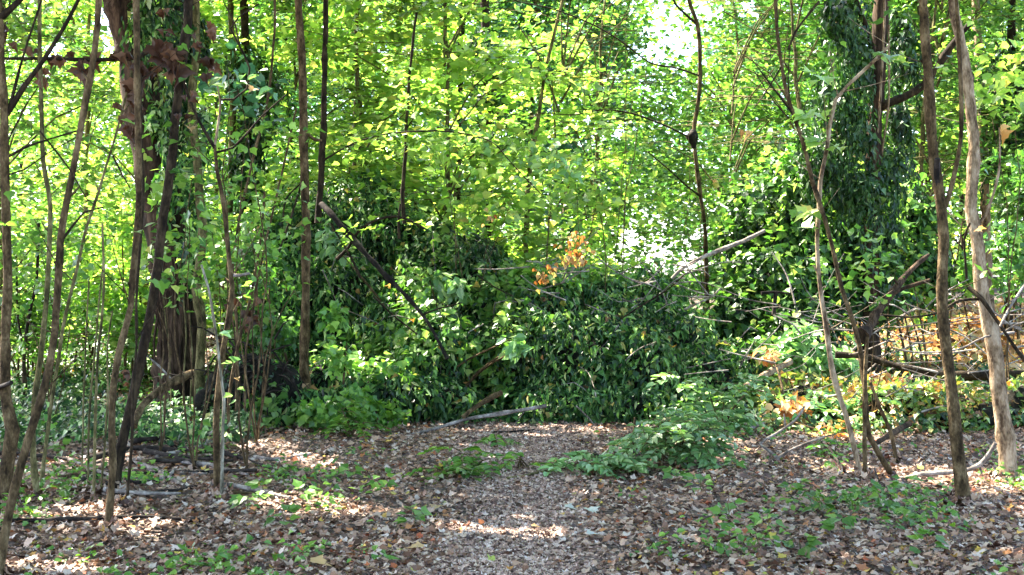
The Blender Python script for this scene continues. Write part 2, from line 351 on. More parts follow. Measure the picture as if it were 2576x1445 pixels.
def litter():
    g = Geo()
    n = 215000
    y = 5.5 + 27 * rng.uniform(0, 1, n) ** 1.75
    x = rng.uniform(-1, 1, n) * (2.2 + .42 * y)
    pd = np.abs(x - path_x(y)) / path_w(y)
    keep = rng.uniform(0, 1, n) < np.where(y < 17.5, .06 + .94 * sm((pd - .5) * 1.2), 1)
    x, y = x[keep], y[keep]; n = len(x)
    sz = rng.uniform(.026, .062, n) * (1 + .5 * sm((y - 14) / 10)) * np.where(rng.uniform(0, 1, n) < .05, 1.5, 1)
    C = np.stack([x, y, ground_z(x, y) + rng.uniform(.004, .040, n)], -1)
    Nn = np.stack([rng.normal(0, .36, n), rng.normal(-.1, .36, n), np.ones(n)], -1)
    a = rng.uniform(0, 2 * pi, n); T = np.stack([np.cos(a), np.sin(a), a * 0], -1)
    big = rng.uniform(0, 1, n) < .25
    g.cloud(C[big], Nn[big], T[big], sz[big] * 1.15, MAPLE, rng.uniform(-.4, 1.3, big.sum()))
    g.cloud(C[~big], Nn[~big], T[~big], sz[~big], LITT, rng.uniform(-.7, 1.2, (~big).sum()))
    tag(g.build('leaf_litter', M['litter']), 'brown and grey fallen leaves carpeting the woodland floor', 'leaf litter', kind='stuff')
    g = Geo()
    n = 42000
    y = 5.0 + 12.3 * rng.uniform(0, 1, n) ** 1.3; x = path_x(y) + rng.normal(0, .52, n) * path_w(y)
    C = np.stack([x, y, ground_z(x, y) + rng.uniform(.009, .022, n)], -1)
    Nn = np.stack([rng.normal(0, .3, n), rng.normal(-.05, .3, n), np.ones(n)], -1)
    a = rng.uniform(0, 2 * pi, n); T = np.stack([np.cos(a), np.sin(a), a * 0], -1)
    g.cloud(C, Nn, T, rng.uniform(.02, .05, n), LITT, rng.uniform(-.6, 1.2, n))
    tag(g.build('trodden_litter', M['crumb']), 'small crushed pinkish grey leaf pieces along the path', 'leaf litter', kind='stuff')
litter()

def green_cover():
    # low green growth in patches, left and right of the path
    g = Geo(); gd = Geo()
    n = 15000
    y = 6.8 + 15 * rng.uniform(0, 1, n) ** 1.1; x = rng.uniform(-1, 1, n) * (1.5 + .40 * y)
    p = np.stack([x, y, x * 0], -1)
    f = noise(p, 1.1) + .5 * noise(p, 3.2, 2)
    pd = np.abs(x - path_x(y)) / path_w(y)
    row = CY + CAM_H * FPX / y
    side = np.where(x < 0, sm((-x - .55) / .5), sm((x - .75) / .4))
    thr = np.where(x < 0, np.where((y > 9.0) & (y < 10.7), .38, np.where((y > 10.9) & (x < -2.6), .25, .85)), np.where((y > 7.6) & (y < 11), .28, .8)) + .3 * (1 - side)
    keep = (f > thr) & (pd > 1.2)
    x, y = x[keep], y[keep]; n = len(x)
    for rep in range(3):
        C = np.stack([x + rng.normal(0, .05, n), y + rng.normal(0, .05, n), ground_z(x, y) + .03 + rng.gamma(2, .022, n)], -1)
        Nn = np.stack([rng.normal(0, .5, n), rng.normal(-.25, .5, n), np.ones(n)], -1)
        a = rng.uniform(0, 2 * pi, n); T = np.stack([np.cos(a), np.sin(a), a * 0 - .1], -1)
        g.cloud(C, Nn, T, rng.uniform(.025, .065, n), OVAL if rep else IVY, rng.uniform(.3, 1.5, n))
    tag(g.build('ground_cover', M['herb']), 'patches of low green leaves growing through the leaf litter', 'ground cover', kind='stuff')
    # denser ivy carpet under the left saplings and round the mound
    n = 60000
    y = rng.uniform(12.3, 24, n); x = rng.uniform(-7.8, 6.5, n)
    p = np.stack([x, y, x * 0], -1)
    edge = np.where(x < -2.6, 13.4 + .5 * noise(p, .9), np.where(x < 1.6, 16.0 + .12 * (x + 0) ** 2 - .9 * sm((-x - 1) / 1.6), 15.0))
    litterpatch = (x < -2.2) & (noise(p, .8, 4) > .55)
    keep = (y > edge) & ~litterpatch & ~((x > 3) & (y > 19.5) & (noise(p, .9, 1) > -.1))
    x, y = x[keep], y[keep]; n = len(x)
    C = np.stack([x, y, ground_z(x, y) + .03 + rng.gamma(2, .05, n)], -1)
    Nn = np.stack([rng.normal(0, .5, n), rng.normal(-.5, .5, n), np.ones(n)], -1)
    T = np.stack([rng.normal(0, .6, n), rng.normal(-.6, .6, n), rng.normal(-.5, .3, n)], -1)
    gd.cloud(C, Nn, T, rng.uniform(.05, .10, n), IVY, rng.uniform(.3, 1.5, n))
    tag(gd.build('ivy_carpet', M['ivy']), 'dark green ivy creeping over the ground round the mound', 'ground cover', kind='stuff')
green_cover()

# ================================================================== STEMS (pixel outlines turned into world points at each stem's distance)
def px(pts, Y, dY=None):
    n = len(pts)
    return np.array([P(a, b, Y + (0 if dY is None else dY * i / (n - 1))) for i, (a, b) in enumerate(pts)])
CROWN = []     # (root, top point, geo): who carries the canopy
DRIFT = Geo()
def drift(p, r):
    m = 26; a = rng.uniform(0, 2 * pi, m); d = r + rng.gamma(1.5, .05, m); C = np.stack([p[0] + np.cos(a) * d, p[1] + np.sin(a) * d, 0 * a], -1)
    C[:, 2] = ground_z(C[:, 0], C[:, 1]) + .03 + .07 * np.exp(-(d - r) / .06) * rng.random(m)
    DRIFT.cloud(C, np.stack([np.cos(a) * .8 + rng.normal(0, .4, m), np.sin(a) * .8 + rng.normal(0, .4, m), np.ones(m)], -1), rng.normal(0, 1, (m, 3)), rng.uniform(.04, .08, m), LITT, 1.2)
def stem(name, label, pts, w, mat, Y=None, cat='sapling', top=None, sides=10, group=None, branches=(), crown=True, lean=0, flare=.25, extra=(), sink=.08, wob=.006):
    """pts run from the foot up; w = widths in photo pixels (foot, top)"""
    if Y is None: Y = gY(*pts[0])
    W = px(pts, Y, lean)
    f = W[0].copy(); f[2] = min(ground_z(f[0], f[1]), f[2] + .3) if Y else f[2]
    root = thing(name, (W[0][0], W[0][1], float(ground_z(W[0][0], W[0][1]))), label, cat, group)
    W[0][2] = root.location[2]
    W = np.vstack([W[0] - np.array([0, 0, sink]), W])
    wf, wt = w
    n = len(W); rad = np.array([(wf + (wt - wf) * i / (n - 1)) * .93 / 2 / FPX * Y for i in range(n)])
    if top is not None:                                           # the part of the stem above the picture
        d = W[-1] - W[-2]; d /= np.linalg.norm(d)
        h = W[-1][2]; k = 0
        p = W[-1]
        for s_ in (.35, .7, 1.0):
            q = p + (d * .6 + np.array([0, 0, .4])) * (top - h) * s_; q[0] += rng.normal(0, .06)
            W = np.vstack([W, q]); rad = np.append(rad, rad[n - 1] * (1 - .8 * s_))
    g = Geo(); g.tube(W, rad, sides, .1, .09, flare, wob, seed=len(CROWN) + 1.7)
    # bumps where old twigs broke off
    if top is not None:
        CROWN.append([root, W[-1], mat, rad[-2]])
    part(g, 'trunk', mat, root, True)
    if name in ('sapling', 'shoot', 'young_tree', 'split_stem'): drift(W[1], rad[0])
    if name == 'sapling':
        gt_, gl_ = Geo(), Geo(); nt_ = 9
        for i in range(nt_):
            j = rng.uniform(.25, 1) * (n - 1); j0 = min(int(j), n - 2); a_ = W[j0 + 1] * (1 - j % 1) + W[min(j0 + 2, len(W) - 1)] * (j % 1)
            th = rng.uniform(0, 2 * pi); L_ = rng.choice([.04, .06, .25, .4, .6]); e = np.array([math.cos(th), .6 * math.sin(th), rng.uniform(.2, 1.1)]); e /= np.linalg.norm(e); r_ = .004 + .006 * (L_ < .1)
            gt_.tube([a_, a_ + e * L_ * .5, a_ + e * L_ + [0, 0, .02]], [r_, r_ * .8, r_ * .4], 5, .06, .2)
            if L_ > .1 and rng.random() < .7:
                spray_leaves(np.array([a_ + e * L_]), .13, 5, .075, MAP8, gl_, holes=False)
        part(gt_, 'twigs', mat, root, True)
        if gl_.n: part(gl_, 'leaves', M['hazel'], root)
    for b in branches:
        bp, bw, bm = b[0], b[1], (b[2] if len(b) > 2 and b[2] else mat)
        by = b[3] if len(b) > 3 else 0.0
        gb = Geo(); B = px(bp, Y, by)
        gb.tube(B, np.linspace(bw[0], bw[1], len(B)) / 2 / FPX * Y, 6, .08, .12, 0, .01, seed=bp[0][0] * .01)
        part(gb, b[4] if len(b) > 4 else 'branch', bm, root, True)
    return root, Y

def leaves_at(root, name, mat, items, Y, tpl=MAPLE, hang=False, jitter=.0):
    """single leaves or clusters seen in the photo: (px, py, size_px, count, spread_px)"""
    g = Geo()
    for (x, y, s, n, sp) in items:
        c = P(x, y, Y)
        C = c + rng.normal(0, 1, (n, 3)) * np.array([sp, sp, sp]) / FPX * Y * (n > 1) + np.array([0, rng.normal(0, .05), 0])
        if hang:
            Nn = np.stack([rng.normal(0, .7, n), -np.ones(n), rng.normal(0, .4, n)], -1); T = np.stack([rng.normal(0, .35, n), rng.normal(0, .3, n), -np.ones(n)], -1)
            cu = rng.uniform(1.5, 4.5, n)
        else:
            Nn = np.stack([rng.normal(0, .3, n), rng.normal(-.32, .2, n), np.ones(n)], -1); T = np.stack([rng.normal(0, 1, n), rng.normal(-.5, .4, n), rng.normal(-.4, .2, n)], -1)
            cu = rng.uniform(.4, 1.5, n)
        g.cloud(C, Nn, T, s / FPX * Y * rng.uniform(.6, 1.0, n) * (.85 if hang else 1.0), tpl, cu)
    return part(g, name, mat, root)

# ---- left saplings
S = {}
S[1], y1 = stem('sapling', 'thick light brown sapling standing at the left edge of the photo, forking high up',
    [(10, 1270), (22, 1150), (32, 1080), (14, 1000), (15, 880), (18, 700), (15, 500), (12, 280), (4, 150), (-6, -20)], (36, 18), M['bark'], top=8.2, branches=[
    ([(14, 285), (62, 210), (110, 150), (165, 60), (215, -30)], (16, 9), M['barkd']), ([(18, 280), (48, 170), (70, 100), (102, 0)], (9, 5), M['barkd']),
    ([(14, 395), (60, 370), (130, 347), (212, 324)], (8, 4), M['barkd']), ([(14, 440), (60, 425), (120, 385), (200, 340)], (5, 3), M['barkd']),
    ([(-10, 975), (30, 962)], (12, 9), M['rot'], -.3), ([(-40, 70), (10, 35), (60, -10)], (22, 15), M['barkd']), ([(14, 360), (60, 270), (80, 235)], (5, 2), M['barkd'])])
S[2], _ = stem('sapling', 'slim greenish sapling just right of the thick light brown one at the left edge',
    [(92, 1275), (82, 1150), (88, 1010), (108, 860), (118, 720), (125, 520), (108, 400), (100, 200), (100, -10)], (17, 11), M['barkg'], top=7.5, Y=10.3, branches=[
    ([(104, 330), (170, 420), (215, 500), (243, 521)], (5, 2), M['barkd'])])
S[3], _ = stem('sapling', 'leaning brown sapling running from the bottom left corner up to the right',
    [(-4, 1470), (12, 1350), (38, 1220), (72, 1100), (112, 980), (142, 850), (150, 720), (155, 600), (180, 450), (206, 290), (234, 130), (250, -20)], (24, 17), M['bark'], Y=7.6, top=6.8, branches=[
    ([(160, 600), (190, 560), (215, 530), (262, 518)], (8, 3), M['barkd'])])
S[4], _ = stem('sapling', 'thin pale green stem slanting right behind the leaning brown sapling',
    [(103, 1228), (125, 1046), (145, 921), (165, 796), (195, 676), (220, 566), (250, 476), (280, 380), (300, 310), (335, 160), (350, -20)], (11, 6), M['barkg'], Y=10.9, top=6.5, branches=[
    ([(285, 390), (310, 440), (327, 470)], (5, 3), M['barkd'])])
S[5], _ = stem('sapling', 'straight brown sapling with its foot nearest the bottom edge at left',
    [(273, 1345), (273, 1272), (283, 1171), (283, 1071), (288, 971), (300, 896), (330, 771), (335, 700), (351, 530), (350, 420), (345, 250), (340, -20)], (19, 17), M['bark'], top=7.8)
S[6], y6 = stem('sapling', 'thick dark leaning sapling with hanging dead leaves and one big green leaf',
    [(288, 1240), (295, 1180), (320, 1060), (355, 900), (385, 740), (410, 560), (430, 420), (440, 300), (455, 190), (465, 80), (474, -20)], (26, 25), M['barkd'], top=8.8, branches=[
    ([(445, 132), (400, 118), (350, 141), (290, 148), (200, 150), (100, 146), (-20, 143)], (11, 6), M['barkd'], -.25),
    ([(455, 190), (466, 215), (501, 300), (541, 366)], (6, 7), M['barkd'], -.1)])
leaves_at(S[6], 'dead_leaves', M['dead'], [(80, 108, 42, 3, 12), (96, 180, 55, 4, 14), (135, 128, 50, 4, 16), (200, 150, 60, 4, 14), (205, 185, 45, 2, 8), (296, 140, 40, 3, 10), (318, 165, 50, 5, 16), (345, 190, 60, 7, 20), (380, 165, 45, 3, 10),
    (430, 120, 60, 7, 16), (440, 165, 60, 7, 16), (330, 250, 45, 6, 16), (325, 320, 45, 5, 12), (310, 270, 40, 3, 8), (530, 150, 55, 4, 9), (500, 90, 35, 3, 9), (545, 65, 45, 4, 9), (520, 180, 40, 2, 6), (485, 240, 30, 3, 8), (420, 30, 30, 3, 8), (415, 75, 30, 3, 6), (5, 75, 40, 3, 8), (460, 290, 30, 2, 8)], y6 - .2, MAPLE, True)
leaves_at(S[6], 'green_leaf', M['herb'], [(400, 705, 62, 1, 0), (365, 706, 34, 1, 0)], y6 - .3)
S[7], _ = stem('sapling', 'thin dark stem between the straight brown sapling and the thick dark leaning one',
    [(318, 1277), (330, 1121), (333, 971), (340, 871), (344, 721), (360, 500), (356, 380), (352, 200)], (9, 6), M['barkd'])
S[8], y8 = stem('sapling', 'slender dark sapling forking in a wide V, leaning on a split white stem',
    [(547, 1252), (543, 1121), (546, 1021), (556, 921), (577, 796), (585, 721), (581, 691), (571, 601), (561, 501), (546, 426), (541, 366)], (21, 9), M['bark'], branches=[
    ([(541, 372), (501, 300), (466, 215), (440, 120)], (8, 4), M['barkd']), ([(546, 383), (586, 371), (621, 336), (661, 290), (720, 235)], (7, 3), M['barkd']),
    ([(541, 366), (550, 310), (556, 255), (548, 215)], (7, 4), M['barkp']), ([(583, 693), (600, 693), (624, 687)], (9, 7), M['grey'], 0, 'broken_stub'),
    ([(556, 252), (590, 250), (622, 222), (628, 170), (600, 110), (580, 70), (600, 40), (650, 5)], (6, 4), M['barkd']), ([(600, 110), (590, 60), (560, 0)], (5, 3), M['barkd'])])
leaves_at(S[8], 'leaves', M['elder'], [(600, 195, 45, 2, 10), (650, 190, 45, 2, 10), (555, 190, 45, 1, 0), (690, 225, 42, 1, 0), (660, 240, 40, 1, 0), (500, 210, 40, 3, 20), (560, 830, 34, 2, 12), (590, 830, 34, 1, 0)], y8 - .1, OVAL)
leaves_at(S[8], 'green_leaves', M['hazel'], [(520, 565, 34, 1, 0), (632, 560, 34, 1, 0), (590, 430, 30, 5, 40), (640, 450, 26, 6, 40), (575, 920, 34, 2, 12), (590, 990, 34, 2, 10), (600, 975, 30, 1, 0), (520, 1050, 30, 4, 14), (480, 400, 30, 6, 40), (560, 500, 28, 5, 30)], y8 - .15, MAP8)
leaves_at(S[8], 'yellow_leaves', M['orange'], [(642, 222, 36, 1, 0), (592, 950, 20, 1, 0), (480, 320, 34, 1, 0)], y8 - .2, MAPLE)
Sw, _ = stem('split_stem', 'bare whitish split stem leaning against the slender forked sapling',
    [(556, 1240), (558, 1121), (563, 1001), (556, 946), (546, 846), (523, 721), (505, 665)], (11, 6), M['bone'], Y=y8 - .06, cat='dead stem')
S[9], _ = stem('young_tree', 'greenish brown young tree beside the big ivy-clad trunk, behind the saplings',
    [(505, 1035), (500, 985), (506, 896), (508, 796), (493, 721), (508, 600), (500, 475), (490, 350), (483, 240), (492, 150), (492, -20)], (27, 22), M['barkg'], Y=17.0, cat='young tree', top=10)
S[10], _ = stem('young_tree', 'tall straight brown young tree left of centre, reaching the ivy mound',
    [(784, 1030), (776, 985), (766, 940), (766, 850), (770, 720), (771, 576), (766, 450), (764, 325), (761, 200), (756, 100), (750, -20)], (27, 20), M['bark'], Y=16.0, cat='young tree', top=9.5, flare=.1, branches=[
    ([(765, 330), (790, 350), (808, 352)], (9, 6), None), ([(700, 640), (735, 540), (762, 450)], (4, 6), M['barkd'], .1), ([(712, 560), (720, 500), (762, 455)], (3, 5), M['barkd'], .1)])
# thin background stems at left
thin = [([(235, 1262), (240, 1100), (245, 921), (256, 800), (262, 690), (258, 560)], 9, 'pale'), ([(222, 1235), (226, 1060), (236, 900), (248, 760), (262, 640)], 7, 'second'), ([(203, 1200), (208, 1040), (216, 860), (226, 700)], 6, 'thinnest'),
        ([(250, 1250), (262, 1150), (272, 1000), (270, 880), (282, 780)], 7, 'right'), ([(62, 1000), (60, 900), (72, 800), (92, 700), (98, 560)], 12, 'dark'), ([(68, 1000), (58, 880), (44, 780), (40, 640)], 8, 'darkleft'),
        ([(430, 1000), (424, 880), (412, 760), (408, 640)], 5, 'v1'), ([(462, 960), (468, 840), (462, 740), (470, 640)], 5, 'v2'), ([(480, 1000), (484, 900), (478, 780)], 6, 'v3'), ([(618, 900), (640, 760), (662, 640), (690, 520), (720, 380), (745, 270)], 7, 'b1'),
        ([(575, 1000), (600, 860), (634, 740), (655, 600), (665, 480)], 9, 'b2'), ([(595, 830), (585, 700), (600, 560), (640, 380), (672, 260), (688, 100), (690, -20)], 9, 'b3'), ([(660, 1010), (668, 900), (700, 800), (740, 730)], 4, 'b4')]
tl = {'pale': 'pale thin stem, tallest of the clump of bare shoots left of the straight sapling', 'second': 'thin bare shoot immediately left of the pale one in the left clump', 'thinnest': 'thinnest, leftmost shoot of the bare clump at left', 'right': 'bare shoot leaning right beside the foot of the straight sapling',
      'dark': 'dark stem leaning right in the litter behind the slim greenish sapling', 'darkleft': 'dark stem leaning left, crossing at the foot of another dark stem', 'v1': 'pale vine-like shoot in front of the big dark trunk, left one', 'v2': 'pale vine-like shoot in front of the big dark trunk, middle one', 'v3': 'pale vine-like shoot between the big dark trunk and the greenish young tree',
      'b1': 'thin shoot slanting far right towards the tall straight young tree', 'b2': 'brown slanting stem behind the split white stem', 'b3': 'thin stem rising behind the wide V fork of the slender sapling', 'b4': 'thin shoot rising from the dark root mass'}
for pts, w_, k in thin:
    Yt = {'dark': 18.5, 'darkleft': 18.5, 'v1': 16.2, 'v2': 16.0, 'v3': 15.6, 'b1': 14.8, 'b2': 14, 'b3': 15, 'b4': 15.0}.get(k)
    if Yt: pts = [(pts[0][0], max(pts[0][1], CY + (CAM_H - float(ground_z((pts[0][0] - CX) / FPX * Yt, Yt))) * FPX / Yt))] + pts
    stem('shoot', tl[k], pts, (w_, w_ * .7), M['barkd'] if k.startswith('dark') else (M['bark'] if k[0] == 'b' else M['barkg']), Y=Yt, cat='shoot', sides=6, flare=.1, group='thin stems in the left undergrowth')

# ---- right saplings
R1, yr1 = stem('sapling', 'smooth grey-brown sapling at right with a broken side stub and twin upper stem',
    [(2425, 1270), (2413, 1147), (2403, 1046), (2390, 946), (2376, 821), (2371, 721), (2374, 600), (2366, 500), (2348, 390), (2339, 300), (2335, 200), (2326, 100), (2320, -20)], (33, 24), M['bark'], top=8.5, branches=[
    ([(2380, 520), (2398, 460), (2411, 380), (2416, 250), (2412, 100), (2404, -20)], (12, 9), None, -.15), ([(2362, 480), (2358, 430), (2360, 396)], (20, 15), M['rot'], -.08, 'broken_stub'),
    ([(2332, 165), (2318, 150)], (12, 10), M['barkd'], 0, 'broken_stub')])
R2, yr2 = stem('sapling', 'thickest pale-barked sapling near the right edge, sunlit down its left side',
    [(2538, 1206), (2528, 1096), (2513, 996), (2503, 896), (2483, 796), (2468, 721), (2458, 600), (2443, 525), (2445, 475), (2451, 375), (2443, 300), (2433, 200), (2411, 75), (2396, -20)], (44, 28), M['barkp'], top=9.0, branches=[
    ([(2450, 578), (2480, 540), (2512, 440), (2520, 390), (2518, 320)], (8, 4), None, -.2), ([(2433, 721), (2468, 751), (2518, 821), (2560, 885), (2600, 930)], (12, 9), M['barkd'], -.3),
    ([(2470, 752), (2408, 756), (2358, 786), (2293, 796), (2216, 791)], (8, 4), M['barkd'], -.3), ([(2590, 700), (2550, 760), (2520, 820)], (6, 6), M['grey'], -.3),
    ([(2555, 835), (2480, 845), (2410, 878), (2330, 886), (2260, 880)], (6, 3), M['grey'], -.25), ([(2430, 700), (2426, 600), (2440, 560)], (7, 6), M['barkd'], -.2)])
leaves_at(R2, 'dead_leaves', M['orange'], [(2521, 318, 44, 2, 4), (2458, 568, 24, 1, 0), (2548, 690, 30, 1, 0), (2500, 625, 22, 1, 0)], yr2 - .2, MAPLE, True)
R3, yr3 = stem('sapling', 'thin pale whippy sapling with big yellow-green maple leaves, sunlit',
    [(2163, 1200), (2148, 1121), (2128, 1046), (2095, 946), (2078, 821), (2063, 721), (2055, 601), (2060, 526), (2063, 451), (2078, 376), (2088, 310), (2103, 250), (2133, 215), (2198, 155), (2238, 112)], (16, 8), M['barkp'], branches=[
    ([(2084, 350), (2060, 365), (2030, 368)], (4, 2)), ([(2095, 290), (2050, 292), (2010, 290)], (4, 2)), ([(2180, 170), (2215, 145), (2235, 150)], (3, 2))])
leaves_at(R3, 'leaves', M['maple'], [(2050, 190, 70, 3, 12), (2075, 198, 60, 1, 0), (2245, 145, 62, 3, 12), (2215, 130, 50, 1, 0), (2030, 285, 80, 3, 10), (2070, 280, 60, 1, 0), (2060, 366, 60, 3, 14), (2010, 545, 55, 3, 14), (2050, 530, 45, 2, 8), (2095, 355, 40, 2, 10)], yr3 - .1)
R4, yr4 = stem('sapling', 'dark-topped slender sapling bending left, crossing the thin pale whippy one',
    [(2252, 1206), (2217, 1151), (2187, 1096), (2178, 1021), (2173, 946), (2162, 871), (2142, 796), (2117, 721), (2097, 636), (2067, 526), (2042, 451), (2017, 351), (1997, 290), (1972, 200), (1957, 100), (1950, -20)], (15, 10), M['bark'], top=7.5, branches=[
    ([(1997, 290), (1955, 235), (1925, 195), (1890, 145)], (6, 2), M['barkd']), ([(2010, 305), (1990, 300), (1950, 260), (1895, 175)], (4, 2), M['barkd']), ([(1965, 170), (1935, 220), (1900, 272)], (5, 2), M['barkd']), ([(1982, 125), (2000, 80), (2060, 0)], (6, 5), M['barkd']), ([(1990, 285), (1983, 200), (1988, 110)], (4, 3), M['barkd'])])
leaves_at(R4, 'dead_leaves', M['orange'], [(1878, 332, 34, 2, 6), (1808, 458, 24, 2, 5), (1960, 420, 30, 2, 10)], yr4 + .3, MAPLE, True)
stem('shoot', 'short cut stem standing against the slender sapling at right, flat topped', [(2180, 1100), (2174, 1000), (2176, 940), (2181, 846)], (13, 11), M['bark'], Y=yr4 - .1, cat='shoot', crown=False, flare=0)
stem('shoot', 'curved brown shoot at right between the slender sapling and the smooth grey-brown one', [(2254, 1166), (2240, 1088), (2214, 1024), (2192, 960)], (13, 8), M['bark'], cat='shoot')

# ---- mid-distance trunks
BT, _ = stem('ivy_clad_tree', 'massive brown trunk at left hung with ivy and reddish fibrous roots',
    [(452, 1040), (450, 950), (445, 760), (425, 600), (385, 400), (350, 200), (318, 0), (308, -60)], (112, 108), M['barkr'], Y=17.6, cat='tree', top=13, sides=20, flare=.35, wob=.02, branches=[
    ([(350, 200), (420, 80), (480, -30)], (40, 30), M['barkr'], .4)])
RT, _ = stem('ivy_clad_tree', 'reddish brown trunk at right wrapped in hanging ivy stems',
    [(2190, 940), (2192, 760), (2194, 600), (2198, 400), (2206, 200), (2218, 0), (2222, -60)], (44, 40), M['barkr'], Y=19.0, cat='tree', top=13, sides=14, branches=[
    ([(2205, 275), (2228, 262), (2318, 215), (2393, 115), (2440, 60)], (22, 14), M['barkd'], -.4), ([(2200, 170), (2185, 85), (2146, -20)], (16, 14), M['barkd'], -.3), ([(2204, 420), (2214, 250), (2224, 60), (2224, -20)], (6, 6), M['barkp'], -.5), ([(2214, 420), (2236, 250), (2236, 60)], (5, 5), M['barkp'], -.5)])
KT, _ = stem('knobbly_tree', 'slender trunk below the bright sky gap with a dark knob and long arching twigs',
    [(1790, 870), (1778, 700), (1772, 560), (1760, 480), (1746, 345), (1756, 260), (1762, 175), (1754, 60), (1727, -20)], (11, 11), M['bark'], Y=21, cat='tree', top=11, branches=[
    ([(1746, 348), (1716, 335), (1609, 290), (1524, 275), (1444, 288), (1354, 282)], (6, 2), M['barkd'], -1.0), ([(1762, 190), (1700, 170), (1634, 155), (1559, 100), (1479, 55), (1384, 20), (1293, 0)], (5, 3), M['barkd'], -1.0),
    ([(1760, 490), (1716, 456), (1629, 381)], (6, 3), M['barkd'], -.6), ([(1754, 60), (1700, 10), (1690, -20)], (7, 5), M['barkd'])])
g = Geo(); g.tube([P(1744, 372, 20.9), P(1744, 345, 20.9), P(1746, 325, 20.9)], [.035, .075, .03], 10, .03, .35); part(g, 'knob', M['rot'], KT, True)
for nm, lb, pts, ww, mt, Yy in (
    ('background_tree_trunk', 'pale smooth trunk standing behind the right-hand saplings', [(2492, 830), (2482, 600), (2474, 350), (2468, 200), (2458, 60), (2455, -20)], (27, 22), M['barkp'], 23),
    ('background_tree_trunk', 'dark thin trunk high up left of centre among bright leaves', [(892, 700), (892, 500), (893, 360), (898, 200), (897, 60), (900, -20)], (13, 12), M['barkd'], 24),
    ('background_tree_trunk', 'wide dim trunk high up near the middle of the photo', [(1168, 720), (1150, 500), (1152, 350), (1158, 200), (1162, 60), (1166, -20)], (18, 18), M['barkd'], 27),
    ('background_tree_trunk', 'pale greenish trunk behind the wide V fork at left', [(572, 880), (575, 600), (582, 400), (586, 200), (580, 0)], (18, 15), M['barkg'], 21),
    ('background_tree_trunk', 'thin pale trunk far back in the middle distance', [(1418, 700), (1415, 610), (1422, 500), (1430, 380)], (9, 8), M['barkp'], 30),
    ('background_tree_trunk', 'dim stem behind the crossing thin twigs at upper right', [(2130, 500), (2110, 350), (2096, 200), (2090, 0)], (14, 12), M['barkp'], 25)):
    gy = CY + (CAM_H - float(ground_z((pts[0][0] - CX) / FPX * Yy, Yy))) * FPX / Yy
    stem('background_tree', lb, [(pts[0][0], max(gy, pts[0][1] + 5))] + pts, ww, mt, Y=Yy, cat='tree', top=9.5, group='trunks among the bright leaves')

# ================================================================== IVY MOUND over the fallen tree
def ell_points(E, n_per_m2, inner=.12, front=True):
    """points over the outside of a union of ellipsoids; returns points, outward normals"""
    Ps, Ns = [], []
    for k, (c, r) in enumerate(E):
        area = 4 * pi * ((r[0] * r[1]) ** 1.6 / 3 + (r[0] * r[2]) ** 1.6 / 3 + (r[1] * r[2]) ** 1.6 / 3) ** (1 / 1.6)
        n = int(area * n_per_m2)
        d = rng.normal(size=(n, 3)); d /= np.linalg.norm(d, axis=1)[:, None]
        lump = 1 + .20 * noise(d * r + c, 1.3) + .10 * noise(d * r + c, 3.5, 1)
        rr = lump * rng.uniform(1 - inner, 1.06, n)
        p = c + d * r * rr[:, None]
        ok = np.ones(n, bool)
        for j, (c2, r2) in enumerate(E):
            if j != k: ok &= (((p - c2) / r2) ** 2).sum(1) > (1 - inner * 1.6) ** 2
        if front: ok &= (d[:, 1] < .55) | (d[:, 2] > .35)
        ok &= p[:, 2] > ground_z(p[:, 0], p[:, 1]) - .02
        nn = d / r; nn /= np.linalg.norm(nn, axis=1)[:, None]
        Ps.append(p[ok]); Ns.append(nn[ok])
    return np.vstack(Ps), np.vstack(Ns)
def E_(lst, depth=1.0):
    out = []
    for (cx, cy, rx, ry, Y) in lst:
        out.append((P(cx, cy, Y), np.array([rx / FPX * Y, depth * (rx + ry) / 2 / FPX * Y, ry / FPX * Y])))
    return out
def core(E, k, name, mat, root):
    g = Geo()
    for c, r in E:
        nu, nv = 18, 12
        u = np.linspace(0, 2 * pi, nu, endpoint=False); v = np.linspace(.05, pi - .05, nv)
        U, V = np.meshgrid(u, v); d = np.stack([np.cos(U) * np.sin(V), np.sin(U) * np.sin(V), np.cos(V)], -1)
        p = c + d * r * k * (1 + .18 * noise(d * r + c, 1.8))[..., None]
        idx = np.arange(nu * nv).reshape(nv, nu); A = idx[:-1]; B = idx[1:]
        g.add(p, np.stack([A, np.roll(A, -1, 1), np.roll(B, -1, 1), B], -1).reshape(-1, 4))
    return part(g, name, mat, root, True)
def ivy_leaves(E, dens, size, g, tpl=IVY, down=1.0, inner=.15, njit=.55, clear=True, lance=0):
    p, nn = ell_points(E, dens, inner)
    if clear: k = ~cleared(p); p, nn = p[k], nn[k]
    n = len(p)
    N2 = nn + rng.normal(0, njit, (n, 3)) + np.array([0, 0, .25]); T = np.stack([rng.normal(0, .4, n), rng.normal(0, .35, n), -down * np.ones(n)], -1) + .3 * nn
    sz = size * rng.uniform(.5, 1.45, n); cu = rng.uniform(.3, 1.6, n)
    if lance:
        a = rng.random(n) < lance
        g.cloud(p[a], N2[a], T[a], sz[a] * 1.25, LANCE, cu[a]); a = ~a; g.cloud(p[a], N2[a], T[a], sz[a], tpl, cu[a])
    else: g.cloud(p, N2, T, sz, tpl, cu)
    return p, nn
